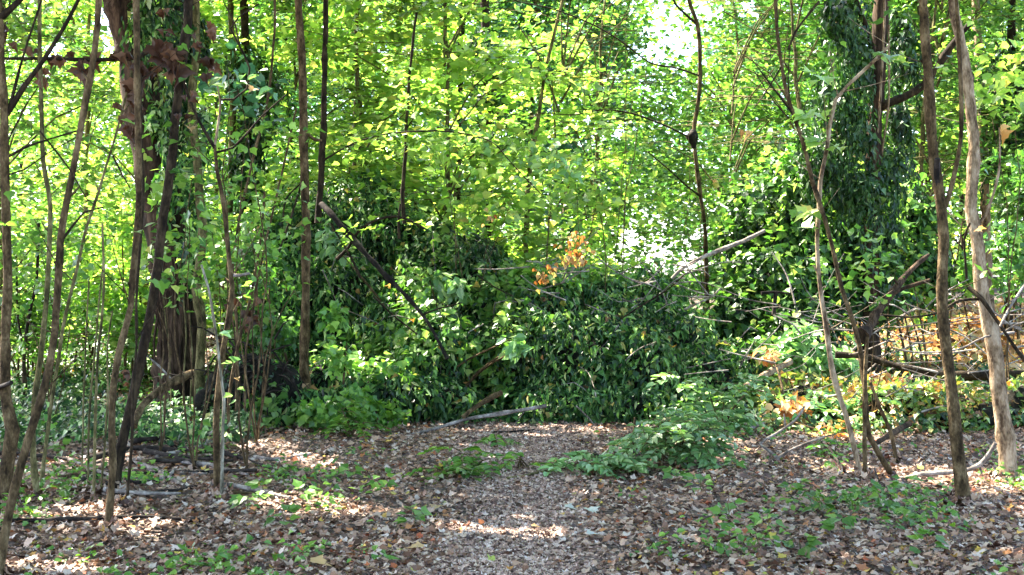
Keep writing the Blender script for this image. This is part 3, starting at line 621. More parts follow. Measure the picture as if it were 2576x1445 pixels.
def strands(p, nn, n, L, g, size, twig=None):
    """hanging ivy strings: leaves in vertical chains"""
    i = rng.choice(len(p), n)
    for q, d in zip(p[i], nn[i]):
        m = int(L * rng.uniform(.5, 1.3) / .045); t = np.arange(m) * .045
        C = q + d * (.04 + .06 * rng.random()) + np.stack([.03 * np.sin(t * 5 + q[0] * 9) + rng.normal(0, .015, m), rng.normal(0, .02, m) - .03, -t], -1)
        C = C[C[:, 2] > ground_z(C[:, 0], C[:, 1]) + .03]; m = len(C)
        if m < 2: continue
        g.cloud(C, np.stack([rng.normal(0, .6, m), -np.ones(m), rng.normal(.3, .4, m)], -1), np.stack([rng.normal(0, .4, m), rng.normal(0, .2, m), -np.ones(m)], -1), size * rng.uniform(.7, 1.4, m), LANCE, rng.uniform(.2, 1.5, m))

MOUND = E_([(690, 640, 90, 110, 19), (760, 620, 100, 130, 19), (860, 590, 110, 110, 19.3), (980, 620, 130, 110, 19.2), (1090, 680, 130, 110, 18.8), (700, 800, 110, 140, 18.3), (860, 760, 150, 150, 18.5), (1010, 830, 130, 130, 17.6),
    (1100, 900, 150, 130, 17.1), (1200, 760, 140, 120, 18.2), (1290, 900, 160, 130, 17.1), (1350, 800, 130, 110, 18), (1440, 920, 150, 140, 17), (1550, 830, 120, 100, 18), (1600, 940, 140, 120, 17.1), (1700, 880, 120, 110, 17.8),
    (1760, 970, 120, 100, 17.0), (1860, 930, 110, 110, 17.8), (1640, 770, 100, 80, 18.6), (1520, 750, 80, 60, 18.4), (900, 520, 90, 70, 19.6), (1200, 670, 100, 80, 18.7), (1330, 730, 90, 60, 18.4), (1450, 740, 90, 60, 18.6), (820, 960, 130, 70, 16.6), (960, 985, 130, 60, 16.2), (1100, 1000, 120, 55, 16.3), (1420, 1010, 150, 50, 16.5), (1560, 1020, 130, 50, 16.4), (720, 1020, 110, 55, 15.6), (1800, 1040, 90, 50, 16.1)])
fb = P(1075, 800, 17.3)
MR = thing('fallen_tree', (fb[0], fb[1], float(ground_z(fb[0], fb[1]))), 'fallen tree buried under a wide dark green ivy mound across the path', 'fallen tree')
core(MOUND, .60, 'shade_core', M['twigs'], MR)  # solid dark lumps added inside the ivy so its gaps look shaded
g = Geo(); p_, n_ = ivy_leaves(MOUND, 600, .080, g, inner=.32, njit=1.0, lance=.65); part(g, 'ivy', M['ivy'], MR)
g = Geo(); strands(p_, n_, 1100, .36, g, .07); part(g, 'hanging_ivy', M['ivy'], MR)
fr = n_[:, 1] < .2; pf, nf = p_[fr], n_[fr]
patch = noise(pf, 1.5, 3) > .55
k = np.where(patch)[0]; k = rng.choice(k, min(len(k), 5200), replace=False); m_ = len(k)
g = Geo(); g.cloud(pf[k] + nf[k] * rng.uniform(.02, .2, (m_, 1)), nf[k] * .4 + rng.normal(0, .5, (m_, 3)) + np.array([0, -.2, .7]), rng.normal(0, .6, (m_, 3)) + np.array([0, 0, -.5]), rng.uniform(.06, .14, m_), MAP8, 1); part(g, 'bright_leaves', M['hazel'], MR)
k = rng.choice(len(pf), 900, replace=False); g = Geo(); g.cloud(pf[k] + nf[k] * .05, nf[k] + rng.normal(0, .5, (900, 3)), rng.normal(0, .5, (900, 3)) + np.array([0, 0, -1.]), rng.uniform(.06, .11, 900), MAP8, 2.5); part(g, 'withered_leaves', M['bank'], MR)
g = Geo()
for q, d in zip(pf[rng.choice(len(pf), 110)], nf[rng.choice(len(pf), 110)]):
    L_ = rng.uniform(.25, .9); e = np.array([rng.normal(0, .5), -.25 - .2 * rng.random(), rng.normal(-.5, .5)]); e /= np.linalg.norm(e); o_ = q - [0, .1, 0]
    g.tube([o_, o_ + e * L_ * .5 + rng.normal(0, .05, 3), o_ + e * L_ + [0, 0, -.1 * L_]], [.008, .006, .003], 4, .1, .1)
part(g, 'runners', M['grey'], MR, True)
g = Geo(); g.tube(px([(808, 512), (830, 535), (890, 600), (960, 680), (1030, 750), (1082, 812), (1120, 900)], 17.0, -1.0), np.array([14, 15, 13, 12, 10, 9, 8]) / 2 / FPX * 17, 12, .12, .3, 0, .02); part(g, 'trunk', M['rot'], MR, True)
for pts, ww, dy, Yb in (([(800, 560), (804, 480), (806, 420), (812, 300), (819, 150), (824, -20)], (17, 14), 0, 17.1), ([(1020, 560), (1014, 500), (1018, 426), (1023, 325), (1031, 225), (1040, 120), (1048, 30)], (11, 6), 0, 17.6),
    ([(812, 402), (858, 375), (933, 345), (1008, 331), (1133, 331), (1233, 355), (1284, 405), (1359, 490)], (5, 2), -.8, 17.1), ([(850, 650), (880, 620), (908, 576), (968, 545), (1018, 548), (1073, 576)], (8, 5), -.4, 16.9),
    ([(1023, 325), (1060, 270), (1110, 215)], (4, 2), 0, 17.6), ([(1003, 600), (1003, 540), (1008, 510)], (7, 5), 0, 17.3), ([(905, 700), (870, 620), (835, 560)], (6, 5), 0, 16.6),
    ([(1060, 790), (1100, 775), (1160, 760)], (5, 3), -.2, 16.2), ([(1290, 745), (1240, 720), (1200, 690)], (3, 3), 0, 16.9), ([(1560, 800), (1620, 765), (1680, 730), (1720, 690)], (5, 3), 0, 17.1), ([(940, 745), (1000, 800), (1050, 840)], (5, 3), 0, 16.5)):
    g = Geo(); g.tube(px(pts, Yb, dy), np.linspace(ww[0], ww[1], len(pts)) / 2 / FPX * 17, 8, .1, .12, 0, .015, pts[0][0] * .01); part(g, 'branch', M['barkd'], MR, True)
g = Geo(); spray_leaves(np.array([P(a, b, 16.6) for a, b in ((900, 370), (960, 350), (1060, 345), (1110, 350), (1180, 345), (1260, 380), (1330, 450), (930, 560), (1050, 560), (870, 590))]), .22, 12, .11, MAP8, g, holes=False); part(g, 'arch_leaves', M['maple'], MR)
g = Geo(); spray_leaves(np.array([P(a, b, 17.3) for a, b in ((1040, 200), (1010, 260), (1050, 260), (1000, 350), (860, 380), (900, 350), (1060, 330), (1130, 340), (1200, 350), (830, 150), (1000, 170), (1110, 215), (1280, 420), (1300, 460))]), .35, 26, .105, MAP8, g, holes=False); part(g, 'leaves', M['maple'], MR)
# bare light twigs and dead leaf tufts poking out at the top right of the mound
g = Geo(); 
for i in range(34):
    a = P(rng.uniform(1290, 1800), rng.uniform(640, 790), rng.uniform(16.9, 17.6)); th = rng.uniform(-.6, 1.0); L = rng.uniform(.25, .8)
    b = a + np.array([math.cos(th) * rng.choice([-1, 1]), rng.normal(-.2, .2), math.sin(th)]) * L; g.tube([a, (a + b) / 2 + rng.normal(0, .05, 3), b], [.009, .007, .004], 5, .1)
part(g, 'dead_twigs', M['grey'], MR, True)
leaves_at(MR, 'dead_leaves', M['orange'], [(1445, 612, 19, 24, 18), (1425, 640, 19, 16, 16), (1455, 645, 19, 22, 14), (1375, 690, 19, 16, 14), (1395, 675, 18, 8, 12), (1360, 705, 18, 6, 10), (1230, 545, 18, 8, 12)], 16.7, MAP8, True)
# black root plate
rpc = P(645, 960, 15.6)
RP = thing('root_plate', (rpc[0], rpc[1], float(ground_z(rpc[0], rpc[1]))), 'black upturned root mass with trailing ivy at the left end of the mound', 'root plate')
RPE = E_([(640, 955, 75, 75, 15.6), (700, 970, 60, 60, 15.5), (600, 985, 60, 50, 15.6), (560, 985, 50, 60, 15.9), (530, 1010, 45, 40, 15.8)], .6)
core(RPE, .93, 'earth', M['twigs'], RP)
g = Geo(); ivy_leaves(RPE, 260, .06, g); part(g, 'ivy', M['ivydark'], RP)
g = Geo()
for i in range(40):
    a = rpc + np.array([rng.normal(0, .28), -.2, rng.normal(.1, .2)]); d = np.array([rng.normal(0, 1), -.5, rng.normal(-.1, .8)]); d /= np.linalg.norm(d)
    g.tube([a, a + d * .25, a + d * .45 + np.array([0, 0, -.08])], [.012, .008, .003], 5, .1)
part(g, 'roots', M['rot'], RP, True)

# ---- ivy on the standing trees
g = Geo()
EI = E_([(425, 30, 70, 110, 17.1), (350, 60, 22, 60, 17.0), (450, 190, 50, 90, 17.2), (400, 110, 40, 70, 17.0), (440, 320, 45, 80, 17.3), (475, 440, 40, 70, 17.3), (500, 350, 30, 90, 17.3), (490, 100, 40, 90, 17.2), (500, 560, 25, 60, 17.4), (395, 290, 28, 50, 17.2), (425, 480, 28, 60, 17.15), (470, 640, 20, 50, 17.2)])
p_, n_ = ivy_leaves(EI, 300, .095, g, inner=.4); strands(p_, n_, 110, .6, g, .08); part(g, 'ivy', M['ivy'], BT)
g = Geo()
for i in range(13):
    x = rng.uniform(385, 495); Yv = 17.6 - .33 * (1 - ((x - 445) / 60) ** 2) - .05
    g.tube([P(x, 960, Yv), P(x + rng.normal(0, 14), 860, Yv - .04), P(x + rng.normal(-4, 14), 740, Yv), P(x - 12 + rng.normal(0, 8), 620, Yv)], np.array([6, 5, 5, 4]) / 2 / FPX * 17 * rng.uniform(.5, 1.2), 5, .15, .2)
part(g, 'ivy_stems', M['barkr'], BT, True)
leaves_at(BT, 'dead_leaves', M['dead'], [(640, 780, 30, 14, 20), (615, 810, 26, 8, 14), (590, 750, 26, 6, 14), (330, 950, 30, 6, 16)], 15, MAP8, True)
g = Geo()
EI = E_([(2110, 40, 55, 70, 18.8), (2095, 250, 45, 80, 18.9), (2150, 330, 45, 70, 18.9), (2240, 420, 45, 50, 19.1), (2180, 480, 60, 60, 18.7), (2160, 150, 35, 80, 18.8), (2270, 120, 30, 100, 19.2), (2260, 300, 30, 60, 19.2), (2070, 410, 60, 70, 19)])
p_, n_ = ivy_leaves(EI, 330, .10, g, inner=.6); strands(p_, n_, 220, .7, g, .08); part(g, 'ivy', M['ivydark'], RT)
# ivy thickets right of the mound
TH = E_([(1960, 560, 100, 120, 20), (2060, 520, 110, 120, 19.8), (2080, 680, 120, 120, 19.5), (1950, 720, 110, 110, 19.3), (2180, 600, 110, 110, 19.5), (1880, 620, 70, 90, 20.2), (1880, 520, 60, 70, 20.6), (2030, 400, 70, 80, 20.4), (2200, 740, 90, 80, 19.2), (1990, 840, 110, 80, 18.6), (1850, 790, 80, 80, 19), (2290, 540, 70, 90, 20), (2330, 690, 80, 80, 19.8)])
tc = P(2020, 700, 19.6)
TR = thing('ivy_thicket', (tc[0], tc[1], float(ground_z(tc[0], tc[1]))), 'tall tangled thicket of dark glossy ivy right of the mound', 'ivy thicket')
core(TH, .42, 'shade_core', M['twigs'], TR)  # added dark filling, gives the thicket its shaded depth
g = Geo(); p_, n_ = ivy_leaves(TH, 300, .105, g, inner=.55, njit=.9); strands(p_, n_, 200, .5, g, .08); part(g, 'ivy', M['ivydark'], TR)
k = rng.choice(len(p_), 3800); k = k[:3800]; g = Geo(); g.cloud(p_[k] + n_[k] * rng.uniform(0, .28, (3800, 1)), n_[k] * .3 + rng.normal(0, .5, (3800, 3)) + np.array([0, 0, .6]), rng.normal(0, .6, (3800, 3)) + np.array([0, 0, -.4]), rng.uniform(.07, .15, 3800), MAP8, 1); part(g, 'outer_leaves', M['hazel'], TR)

# ================================================================== SHRUBS, BANK, UNDERSTOREY
def bush(name, label, cat, E, mat, dens, size, tpl=MAP8, group=None, Cmat='twigs', ck=.6, inner=.5, njit=.8, down=.4, stems=5, clear=True):
    c = E[0][0]; root = thing(name, (c[0], c[1], float(ground_z(c[0], c[1]))), label, cat, group)
    if ck: core(E, ck, 'shade_core', M[Cmat], root)  # optional dark lumps behind the leaves, imitating inner shade
    g = Geo(); p, nn = ell_points(E, dens, inner, False)
    ok = ~cleared(p) & ~sunlit(p); p, nn = p[ok], nn[ok]; n = len(p)
    g.cloud(p, nn * .4 + rng.normal(0, njit, (n, 3)) + np.array([0, -.2, .5]), rng.normal(0, .6, (n, 3)) + np.array([0, 0, -down]) + nn * .4, size * rng.uniform(.55, 1.3, n), tpl, rng.uniform(.3, 1.6, n))
    part(g, 'leaves', M[mat], root)
    g = Geo()
    for i in range(stems):
        a = np.array(root.location) + np.array([rng.normal(0, .2), rng.normal(0, .1), -.05]); e = E[rng.integers(len(E))]
        b = e[0] + rng.normal(0, .3, 3) * e[1]; g.tube([a, (a + b) / 2 + np.array([0, 0, .15]), b], [.02, .014, .006], 6, .2)
    part(g, 'stems', M['bark'], root, True)
    return root
BK = 'bramble clumps on the right-hand bank'
for lb, L_, mt in (('green and rust-brown bramble bank right of the dead forked branch', [(2010, 1020, 95, 75, 16.2), (2080, 1050, 80, 60, 15.9), (1950, 1040, 70, 60, 16.0)], 'bank'), ('dark bramble bank behind the curved brown shoot', [(2200, 1040, 110, 80, 16), (2290, 1030, 100, 75, 15.9)], 'bank'),
    ('bramble bank with pale leaves between the two right-hand saplings', [(2400, 1040, 100, 80, 15.6), (2470, 1060, 80, 70, 15.4)], 'bank'), ('bramble bank cut by the right edge of the photo', [(2570, 1040, 90, 90, 15.6), (2650, 1020, 90, 90, 15.6)], 'bank')):
    bush('bramble', lb, 'bramble', E_(L_), mt, 430, .085, IVY, BK, ck=.75, inner=.35)
bush('shrub', 'low distant shrubs closing the foot of the eye-level opening', 'shrub', E_([(1560, 712, 80, 30, 27), (1680, 715, 90, 28, 28), (1790, 700, 80, 40, 26)]), 'hazel', 130, .13, MAP8, ck=0, inner=.9, clear=False)
bush('elder_bush', 'bright feathery green shrub at right lit by the sun, left of the thin pale sapling', 'shrub', E_([(2010, 860, 130, 70, 17.6), (2080, 830, 100, 60, 17.8), (1930, 830, 80, 50, 18), (1960, 910, 90, 40, 17.2), (2110, 920, 70, 50, 17.2)]), 'elder', 330, .12, OVAL, ck=0, inner=.8, njit=.5)
bush('shrub', 'pale leafed shrub beyond the tall sapling pair at right', 'shrub', E_([(2300, 740, 80, 40, 18.5), (2260, 700, 80, 60, 19), (2420, 690, 80, 60, 19.3)]), 'hazel', 150, .11, MAP8, ck=0, inner=.8)
bush('shrub', 'grey-green shrub with drooping leaves at the right edge', 'shrub', E_([(2550, 640, 110, 110, 19.5), (2590, 480, 90, 110, 20), (2500, 560, 80, 70, 20.5)]), 'green', 230, .11, IVY, ck=0, inner=.8)
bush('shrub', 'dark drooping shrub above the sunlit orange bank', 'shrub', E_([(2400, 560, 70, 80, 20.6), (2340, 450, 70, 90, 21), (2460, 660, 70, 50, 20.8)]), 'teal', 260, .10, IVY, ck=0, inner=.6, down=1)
bush('dead_bracken', 'sunlit orange-brown dead leaves on the bank at right', 'dead leaves', E_([(2290, 840, 70, 40, 21), (2250, 820, 50, 30, 20.6), (2350, 830, 60, 30, 21), (2200, 960, 90, 20, 17.6), (2460, 810, 60, 25, 22)]), 'orange', 240, .12, MAP8, ck=0, inner=.6)
bush('dead_bracken', 'rust-brown withered leaves hanging low between the mound and the pale sapling', 'dead leaves', E_([(1990, 1020, 60, 45, 15.3), (2090, 1090, 50, 40, 14.8), (1930, 900, 40, 30, 16.3)]), 'orange', 120, .09, MAP8, ck=0, inner=.9, down=1)
bush('dead_bracken', 'tan and yellow dead leaves behind the thickest sapling at right', 'dead leaves', E_([(2420, 860, 80, 40, 18.2), (2530, 880, 80, 40, 17.8), (2300, 900, 60, 25, 17.9)]), 'orange', 170, .10, MAP8, ck=0, inner=.9, down=.3)
bush('shrub', 'low green shrub at the foot of the mound beside the root mass', 'shrub', E_([(880, 1030, 90, 50, 15.2), (800, 1040, 70, 40, 15.0), (960, 1040, 60, 35, 15.4)]), 'herb', 330, .085, MAP8, ck=0)
bush('shrub', 'small bright yellow-green shrub in front of the dark hollow of the mound', 'shrub', E_([(840, 800, 45, 50, 15.8), (850, 900, 30, 60, 15.8), (900, 990, 40, 40, 15.6)]), 'hazel', 150, .10, MAP8, ck=0, inner=.9)
bush('shrub', 'fresh green shrub left of the tall straight young tree', 'shrub', E_([(690, 830, 70, 80, 16.8), (680, 720, 70, 70, 17), (700, 610, 60, 70, 17.2), (640, 640, 50, 80, 17)]), 'green', 300, .085, MAP8, ck=0, inner=.8)
bush('shrub', 'drooping compound-leaf shrub above the dark hollow of the mound', 'shrub', E_([(1090, 700, 30, 40, 16.9), (1150, 720, 40, 40, 16.9), (840, 600, 40, 50, 17.6), (1290, 870, 30, 40, 15.9)]), 'elder', 140, .13, OVAL, ck=0, inner=.9, down=1.4, njit=.6)

# compound-leaved plants (elder, ash suckers)
def pinnate(root, tips, name, mat, L=.22, leaf=.085, pairs=4):
    g = Geo(); gs = Geo()
    for base, tip in tips:
        base = np.asarray(base); tip = np.asarray(tip); ax = tip - base; l = np.linalg.norm(ax); ax /= l
        mid = (base + tip) / 2 + np.array([0, 0, .18 * l])
        gs.tube([base, mid, tip], [.004, .003, .0015], 4, .08, 0)
        side = np.cross(ax, [0, 0, 1.0]); side /= np.linalg.norm(side) + 1e-6
        for j in range(pairs + 1):
            t = .35 + .65 * j / pairs
            c = base * (1 - t) ** 2 + 2 * mid * t * (1 - t) + tip * t * t
            up = np.cross(side, ax) + rng.normal(0, .15, 3)
            dirs = [ax] if j == pairs else [side + .5 * ax + [0, 0, -.15], -side + .5 * ax + [0, 0, -.15]]
            for d_ in dirs: g.cloud(c[None], up[None], np.asarray(d_)[None], leaf * rng.uniform(.8, 1.15), OVAL, rng.uniform(.6, 1.6))
    part(g, 'leaves', mat, root); part(gs, 'stalks', M['barkg'], root, True)
def elder(label, pxs, Y, n, r, h, mat='elder', leaf=.1, name='elder_plant'):
    c = P(pxs[0], pxs[1], Y); z0 = float(ground_z(c[0], c[1]))
    root = thing(name, (c[0], c[1], z0), label, 'plant'); tips = []
    for i in range(n):
        a = rng.uniform(0, 2 * pi); rr = r * math.sqrt(rng.random()); hh = z0 + rng.uniform(.05, 1) * h
        b = np.array([c[0] + cos(a) * rr, c[1] + sin(a) * rr * .6, hh]); a2 = rng.uniform(0, 2 * pi); l = rng.uniform(.22, .36)
        tips.append((b, b + np.array([cos(a2) * l, sin(a2) * l - .08, rng.uniform(-.18, .05)])))
    pinnate(root, tips, 'x', M[mat], leaf=leaf)
    g = Geo()
    for i in range(5):
        b, t = tips[i]; g.tube([(c[0] + rng.normal(0, .05), c[1], z0 - .03), ((c[0] + b[0]) / 2, (c[1] + b[1]) / 2, (z0 + b[2]) / 2 + .05), b], [.009, .007, .004], 5, .1, .1)
    part(g, 'stems', M['bark'], root, True)
    return root
elder('large feathery bright green plant right of the path, leaning over it', (1700, 1110), 12.2, 75, .34, .44, leaf=.09)
elder('feathery green plant at the foot of the mound behind the large one', (1810, 1010), 14.6, 40, .4, .6, leaf=.11)
elder('low broad-leaved green sprig lying on the path beside the black stub', (1490, 1190), 11.9, 34, .34, .16, 'elder', .10, 'fallen_leafy_sprig')
elder('small leafy sprig joined to the black stub by a pale stick', (1640, 1170), 12.6, 22, .24, .25, 'elder', .10, 'leafy_sprig')
elder('green sprig with drooping leaves on the left half of the path', (1200, 1190), 11.6, 13, .20, .20, 'herb', .09, 'fallen_leafy_sprig')
elder('flat green sprig at the left edge of the path', (1110, 1215), 11.3, 10, .14, .1, 'herb', .08, 'fallen_leafy_sprig')
elder('single clump of upright leaves alone in the middle of the path', (1312, 1180), 11.9, 5, .05, .14, 'herb', .08, 'leafy_sprig')
elder('little leaf tuft on the path below the long grey stick', (1245, 1115), 13.8, 5, .06, .12, 'herb', .08, 'leafy_sprig')
elder('fern-like plant among brambles right of the cut log', (2060, 1000), 15.7, 18, .3, .5, 'elder', .10, 'fern')
elder('fern-like plant standing right of the thin pale sapling', (2240, 960), 15.6, 18, .3, .5, 'elder', .10, 'fern')
elder('leafy seedling clump beside the tall straight tree foot', (880, 1075), 14.6, 14, .2, .35, 'herb', .09, 'leafy_sprig')
elder('low flat fern frond at right above the dark twig', (2090, 1150), 12.8, 8, .22, .1, 'hazel', .07, 'fern')
# seedlings in the litter
sd_base = [(505, 1170), (660, 1260), (620, 1290), (1850, 1190), (1760, 1240), (2180, 1260), (2230, 1290), (2060, 1300), (2120, 1350), (1830, 1310), (1930, 1340), (2300, 1320), (2000, 1250), (760, 1270), (880, 1210), (960, 1230), (150, 1150), (1700, 1220), (2010, 1410), (2330, 1400), (710, 1330), (130, 1060), (1040, 1330), (2280, 1240)]
for i, (a, b) in enumerate(sd_base):
    q = ghit(a, b); r_ = thing('seedling', (q[0], q[1], float(ground_z(q[0], q[1]))), 'small green seedling sprouting from the leaf litter', 'seedling', 'seedlings scattered over the leaf litter')
    g = Geo(); n = 9; an = rng.uniform(0, 2 * pi, n); h = rng.uniform(.04, .14, n)
    C = q + np.stack([np.cos(an) * .05, np.sin(an) * .05, h], -1)
    g.cloud(C, np.stack([rng.normal(0, .3, n), rng.normal(-.4, .3, n), np.ones(n)], -1), np.stack([np.cos(an), np.sin(an), -.15 + an * 0], -1), rng.uniform(.06, .10, n), MAP8, 1); part(g, 'leaves', M['herb'], r_)
    g = Geo(); g.tube([q - [0, 0, .02], q + np.array([.01, 0, .06]), q + np.array([0, 0, .12])], [.003, .003, .002], 4, .05); part(g, 'stem', M['barkg'], r_, True)
# notable single fallen leaves
for a, b, s_, mt, lb in ((1064, 1399, .09, 'orange', 'orange fallen leaf lying left of the sunlit patch on the path'), (1338, 1343, .05, 'orange', 'small yellow curled leaf at the right end of the sunlit patch'), (780, 1435, .11, 'orange', 'yellow leaf at the bottom edge left of the path'), (1585, 1131, .10, 'orange', 'golden leaf caught at the foot of the feathery plant'),
    (1480, 1297, .10, 'litp', 'pale silvery leaf lying flat on the right of the path'), (1420, 1292, .08, 'litp', 'pale silvery leaf touching a larger one on the right of the path'), (1480, 1365, .08, 'litp', 'pale leaf lying alone right of the sunlit patch'), (1100, 1290, .08, 'orange', 'yellowish leaf beside the short pale stick'),
    (430, 720, 0, '', '')):
    if not s_: continue
    q = ghit(a, b); g = Geo()
    if 'litp' not in M: M['litp'] = leafmat('pale_leaf', [(0, (.26, .26, .21)), (1, (.36, .35, .29))], .1, rough=.4, spec=.6)
    g.cloud((q + [0, 0, .055])[None], np.array([[.05, -.12, 1.0]]), np.array([[rng.normal(), rng.normal(0, .3), 0]]), s_ * 1.2, MAPLE, .8)
    tag(g.build('fallen_leaf', M[mt]), lb, 'leaf', 'single fallen leaves that catch the eye')

# ================================================================== FALLEN BRANCHES AND LOGS
def log(label, pts, w, mat, name='fallen_branch', Y=None, twigs=(), cat='branch', group='fallen branches', lift=.0, sides=8):
    if Y is None:
        W = []
        for a, b in pts:
            q = ghit(a, b); q[2] = float(ground_z(q[0], q[1])) + w[0] / 2 / FPX * q[1] + lift; W.append(q)
        W = np.array(W); W[:, 2] += .02
    else: W = np.array([P(a, b, (Y[0] + (Y[1] - Y[0]) * i / (len(pts) - 1))) for i, (a, b) in enumerate(pts)])
    ym = W[:, 1].mean(); c = W.mean(0)
    root = thing(name, (c[0], c[1], float(ground_z(c[0], c[1]))), label, cat, group)
    g = Geo(); g.tube(W, np.linspace(w[0], w[1], len(W)) / 2 / FPX * ym, sides, .07, .22, 0, .012, pts[0][0] * .013); part(g, 'stem', mat, root, True)
    for tp, tw in twigs:
        g = Geo(); T_ = np.array([P(a, b, ym) for a, b in tp]); g.tube(T_, np.linspace(tw[0], tw[1], len(T_)) / 2 / FPX * ym, 5, .06, .15); part(g, 'twig', mat, root, True)
    return root
log('short thick brown broken branch propped at the head of the path', [(1162, 1050), (1195, 1025), (1225, 1005), (1262, 985)], (9, 15), M['bark'], Y=(15.2, 15.4))
log('long thin stick from the left undergrowth to the mound, dark turning pale', [(860, 1106), (960, 1110), (1060, 1087), (1170, 1056), (1270, 1036), (1372, 1019)], (6, 10), M['grey'], Y=(14.2, 15.3))
log('thin dark stick lying across the upper path', [(1240, 1094), (1290, 1092), (1345, 1086)], (5, 4), M['rot'])
log('short pale bent stick on the litter left of the path', [(1005, 1297), (1090, 1293), (1112, 1270)], (7, 6), M['bone'])
log('black jagged stub standing up from the path', [(1512, 1180), (1508, 1150), (1496, 1138)], (12, 12), M['rot'], 'stub', Y=(12.0, 12.0), cat='stub')
log('pale stick leading from the black stub to the feathery plant', [(1525, 1172), (1565, 1158), (1605, 1130)], (8, 7), M['grey'], Y=(12.1, 12.5))
log('crooked thin stem rising beside the feathery plant with withered leaves', [(1606, 1210), (1582, 1160), (1592, 1120), (1600, 1050)], (8, 5), M['bark'], Y=(12.4, 12.6))
log('dark thin twig across the left half of the path', [(1068, 1160), (1100, 1176), (1150, 1195), (1195, 1205)], (5, 3), M['rot'])
log('mossy stick lying across the path right of the sprig', [(1280, 1212), (1330, 1203), (1380, 1190)], (9, 5), M['barkg'])
log('dark rotten log lying behind the forked sapling at left', [(225, 1165), (330, 1140), (430, 1143), (530, 1148), (600, 1165)], (17, 14), M['rot'], cat='log', name='fallen_log', sides=10)
log('thin black twig angled over the dark rotten log', [(430, 1133), (470, 1120), (512, 1106)], (8, 4), M['rot'])
log('grey log parallel below the dark rotten log', [(335, 1166), (430, 1172), (530, 1180)], (11, 10), M['grey'], cat='log', name='fallen_log')
log('pale barkless branch below the grey log at left', [(335, 1217), (370, 1218), (415, 1210), (440, 1190)], (10, 7), M['grey'])
log('long dark stick just above the green patch at left', [(290, 1253), (400, 1248), (500, 1233)], (11, 8), M['rot'])
log('half buried grey stick between two darker ones at left', [(370, 1190), (450, 1198), (520, 1200)], (7, 6), M['grey'])
log('sunlit stick with a dark underside left of the path', [(640, 1160), (690, 1164), (781, 1152)], (11, 9), M['grey'])
log('thick leaning dead branch propped behind the dark leaning sapling', [(340, 1070), (360, 1021), (425, 966), (488, 935)], (18, 20), M['bark'], Y=(13.2, 14.0))
log('pale sunlit branch on the ground left of the bare shoots', [(170, 1165), (230, 1190), (310, 1225)], (11, 8), M['grey'])
log('pale stick lying towards the left saplings', [(95, 1240), (160, 1225), (235, 1200)], (9, 7), M['grey'])
log('second pale stick crossing beneath the first at left', [(120, 1250), (190, 1222), (260, 1212)], (6, 5), M['grey'])
log('long black branch half hidden in litter near the bottom left', [(-20, 1328), (110, 1324), (225, 1316), (380, 1312), (500, 1322)], (12, 9), M['rot'])
log('dark log end under the green patch at the left edge', [(-30, 1150), (80, 1156), (200, 1170)], (12, 9), M['rot'])
log('thin pale stick leaning against the big trunk', [(432, 955), (400, 920), (362, 888)], (7, 5), M['grey'], Y=(15, 15))
log('small dark twig in the litter right of the left sunlit patch', [(720, 1180), (760, 1195), (800, 1215)], (6, 4), M['rot'])
log('sunlit pale log end jutting from the ivy at right of the mound', [(1850, 978), (1897, 956), (1935, 936), (1990, 908)], (12, 17), M['barkp'], Y=(15.7, 16.4), cat='log', name='fallen_log', sides=12)
log('long mossy dark log across the right-hand bank', [(2100, 890), (2182, 896), (2242, 916), (2292, 926), (2408, 941), (2640, 940)], (16, 22), M['barkd'], Y=(16.6, 16.2), cat='log', name='fallen_log', sides=12, twigs=[([(2400, 955), (2480, 950), (2576, 962)], (10, 8))])
log('short pale stick poking from the mound foot at right', [(1827, 1091), (1880, 1078), (1922, 1064)], (11, 8), M['grey'], Y=(14.8, 15.2))
log('dead forked branch standing on the litter at right', [(1962, 1220), (1957, 1151), (1912, 1116), (1947, 1091), (1997, 1056), (2022, 1021)], (9, 5), M['grey'], Y=(12.2, 12.8), twigs=[([(1957, 1151), (1990, 1130), (2062, 1101), (2102, 1091)], (9, 4)), ([(1975, 1070), (1973, 1050), (1972, 1040)], (6, 4))])
log('dark thin twig slanting down to the right-hand litter', [(2087, 1126), (2132, 1196), (2177, 1243)], (7, 5), M['rot'], Y=(12.0, 10.8))
log('long crooked branch on the ground between the right-hand saplings', [(2182, 1216), (2267, 1204), (2317, 1191), (2402, 1184), (2462, 1166), (2507, 1111)], (11, 12), M['grey'], Y=(11.3, 11.0), twigs=[([(2210, 1228), (2206, 1200), (2200, 1175)], (7, 5)), ([(2462, 1166), (2470, 1190)], (8, 5))])
log('reddish broken branch lying behind the curved brown shoot', [(2200, 1115), (2245, 1090), (2290, 1065)], (12, 20), M['barkr'], Y=(13.2, 13.6))
log('sunlit bare branch slanting up from the mound, right of centre', [(1690, 700), (1717, 671), (1777, 641), (1867, 606), (1922, 578)], (8, 11), M['grey'], Y=(17.6, 17.4), twigs=[([(1770, 645), (1730, 668), (1690, 664)], (6, 3))])
log('pale forked twig at the right shoulder of the mound', [(1720, 778), (1755, 762), (1792, 746), (1817, 722)], (6, 5), M['bone'], Y=(17.0, 17.0), twigs=[([(1792, 746), (1740, 745), (1690, 742)], (4, 2))])
log('heavy broken reddish limb standing slanted at right', [(2168, 842), (2188, 821), (2213, 776), (2253, 721), (2300, 670), (2340, 640)], (30, 10), M['barkr'], Y=(15.2, 15.8), name='broken_limb', cat='limb', sides=10, twigs=[([(2232, 750), (2270, 725), (2340, 703)], (13, 8)), ([(2260, 715), (2240, 690)], (7, 4))])
log('black forked stump above the feathery sunlit shrub', [(1946, 790), (1950, 755), (1952, 732)], (10, 9), M['rot'], Y=(17.3, 17.3), name='stump', cat='stump', twigs=[([(1915, 736), (1950, 733), (1990, 738)], (9, 5))])

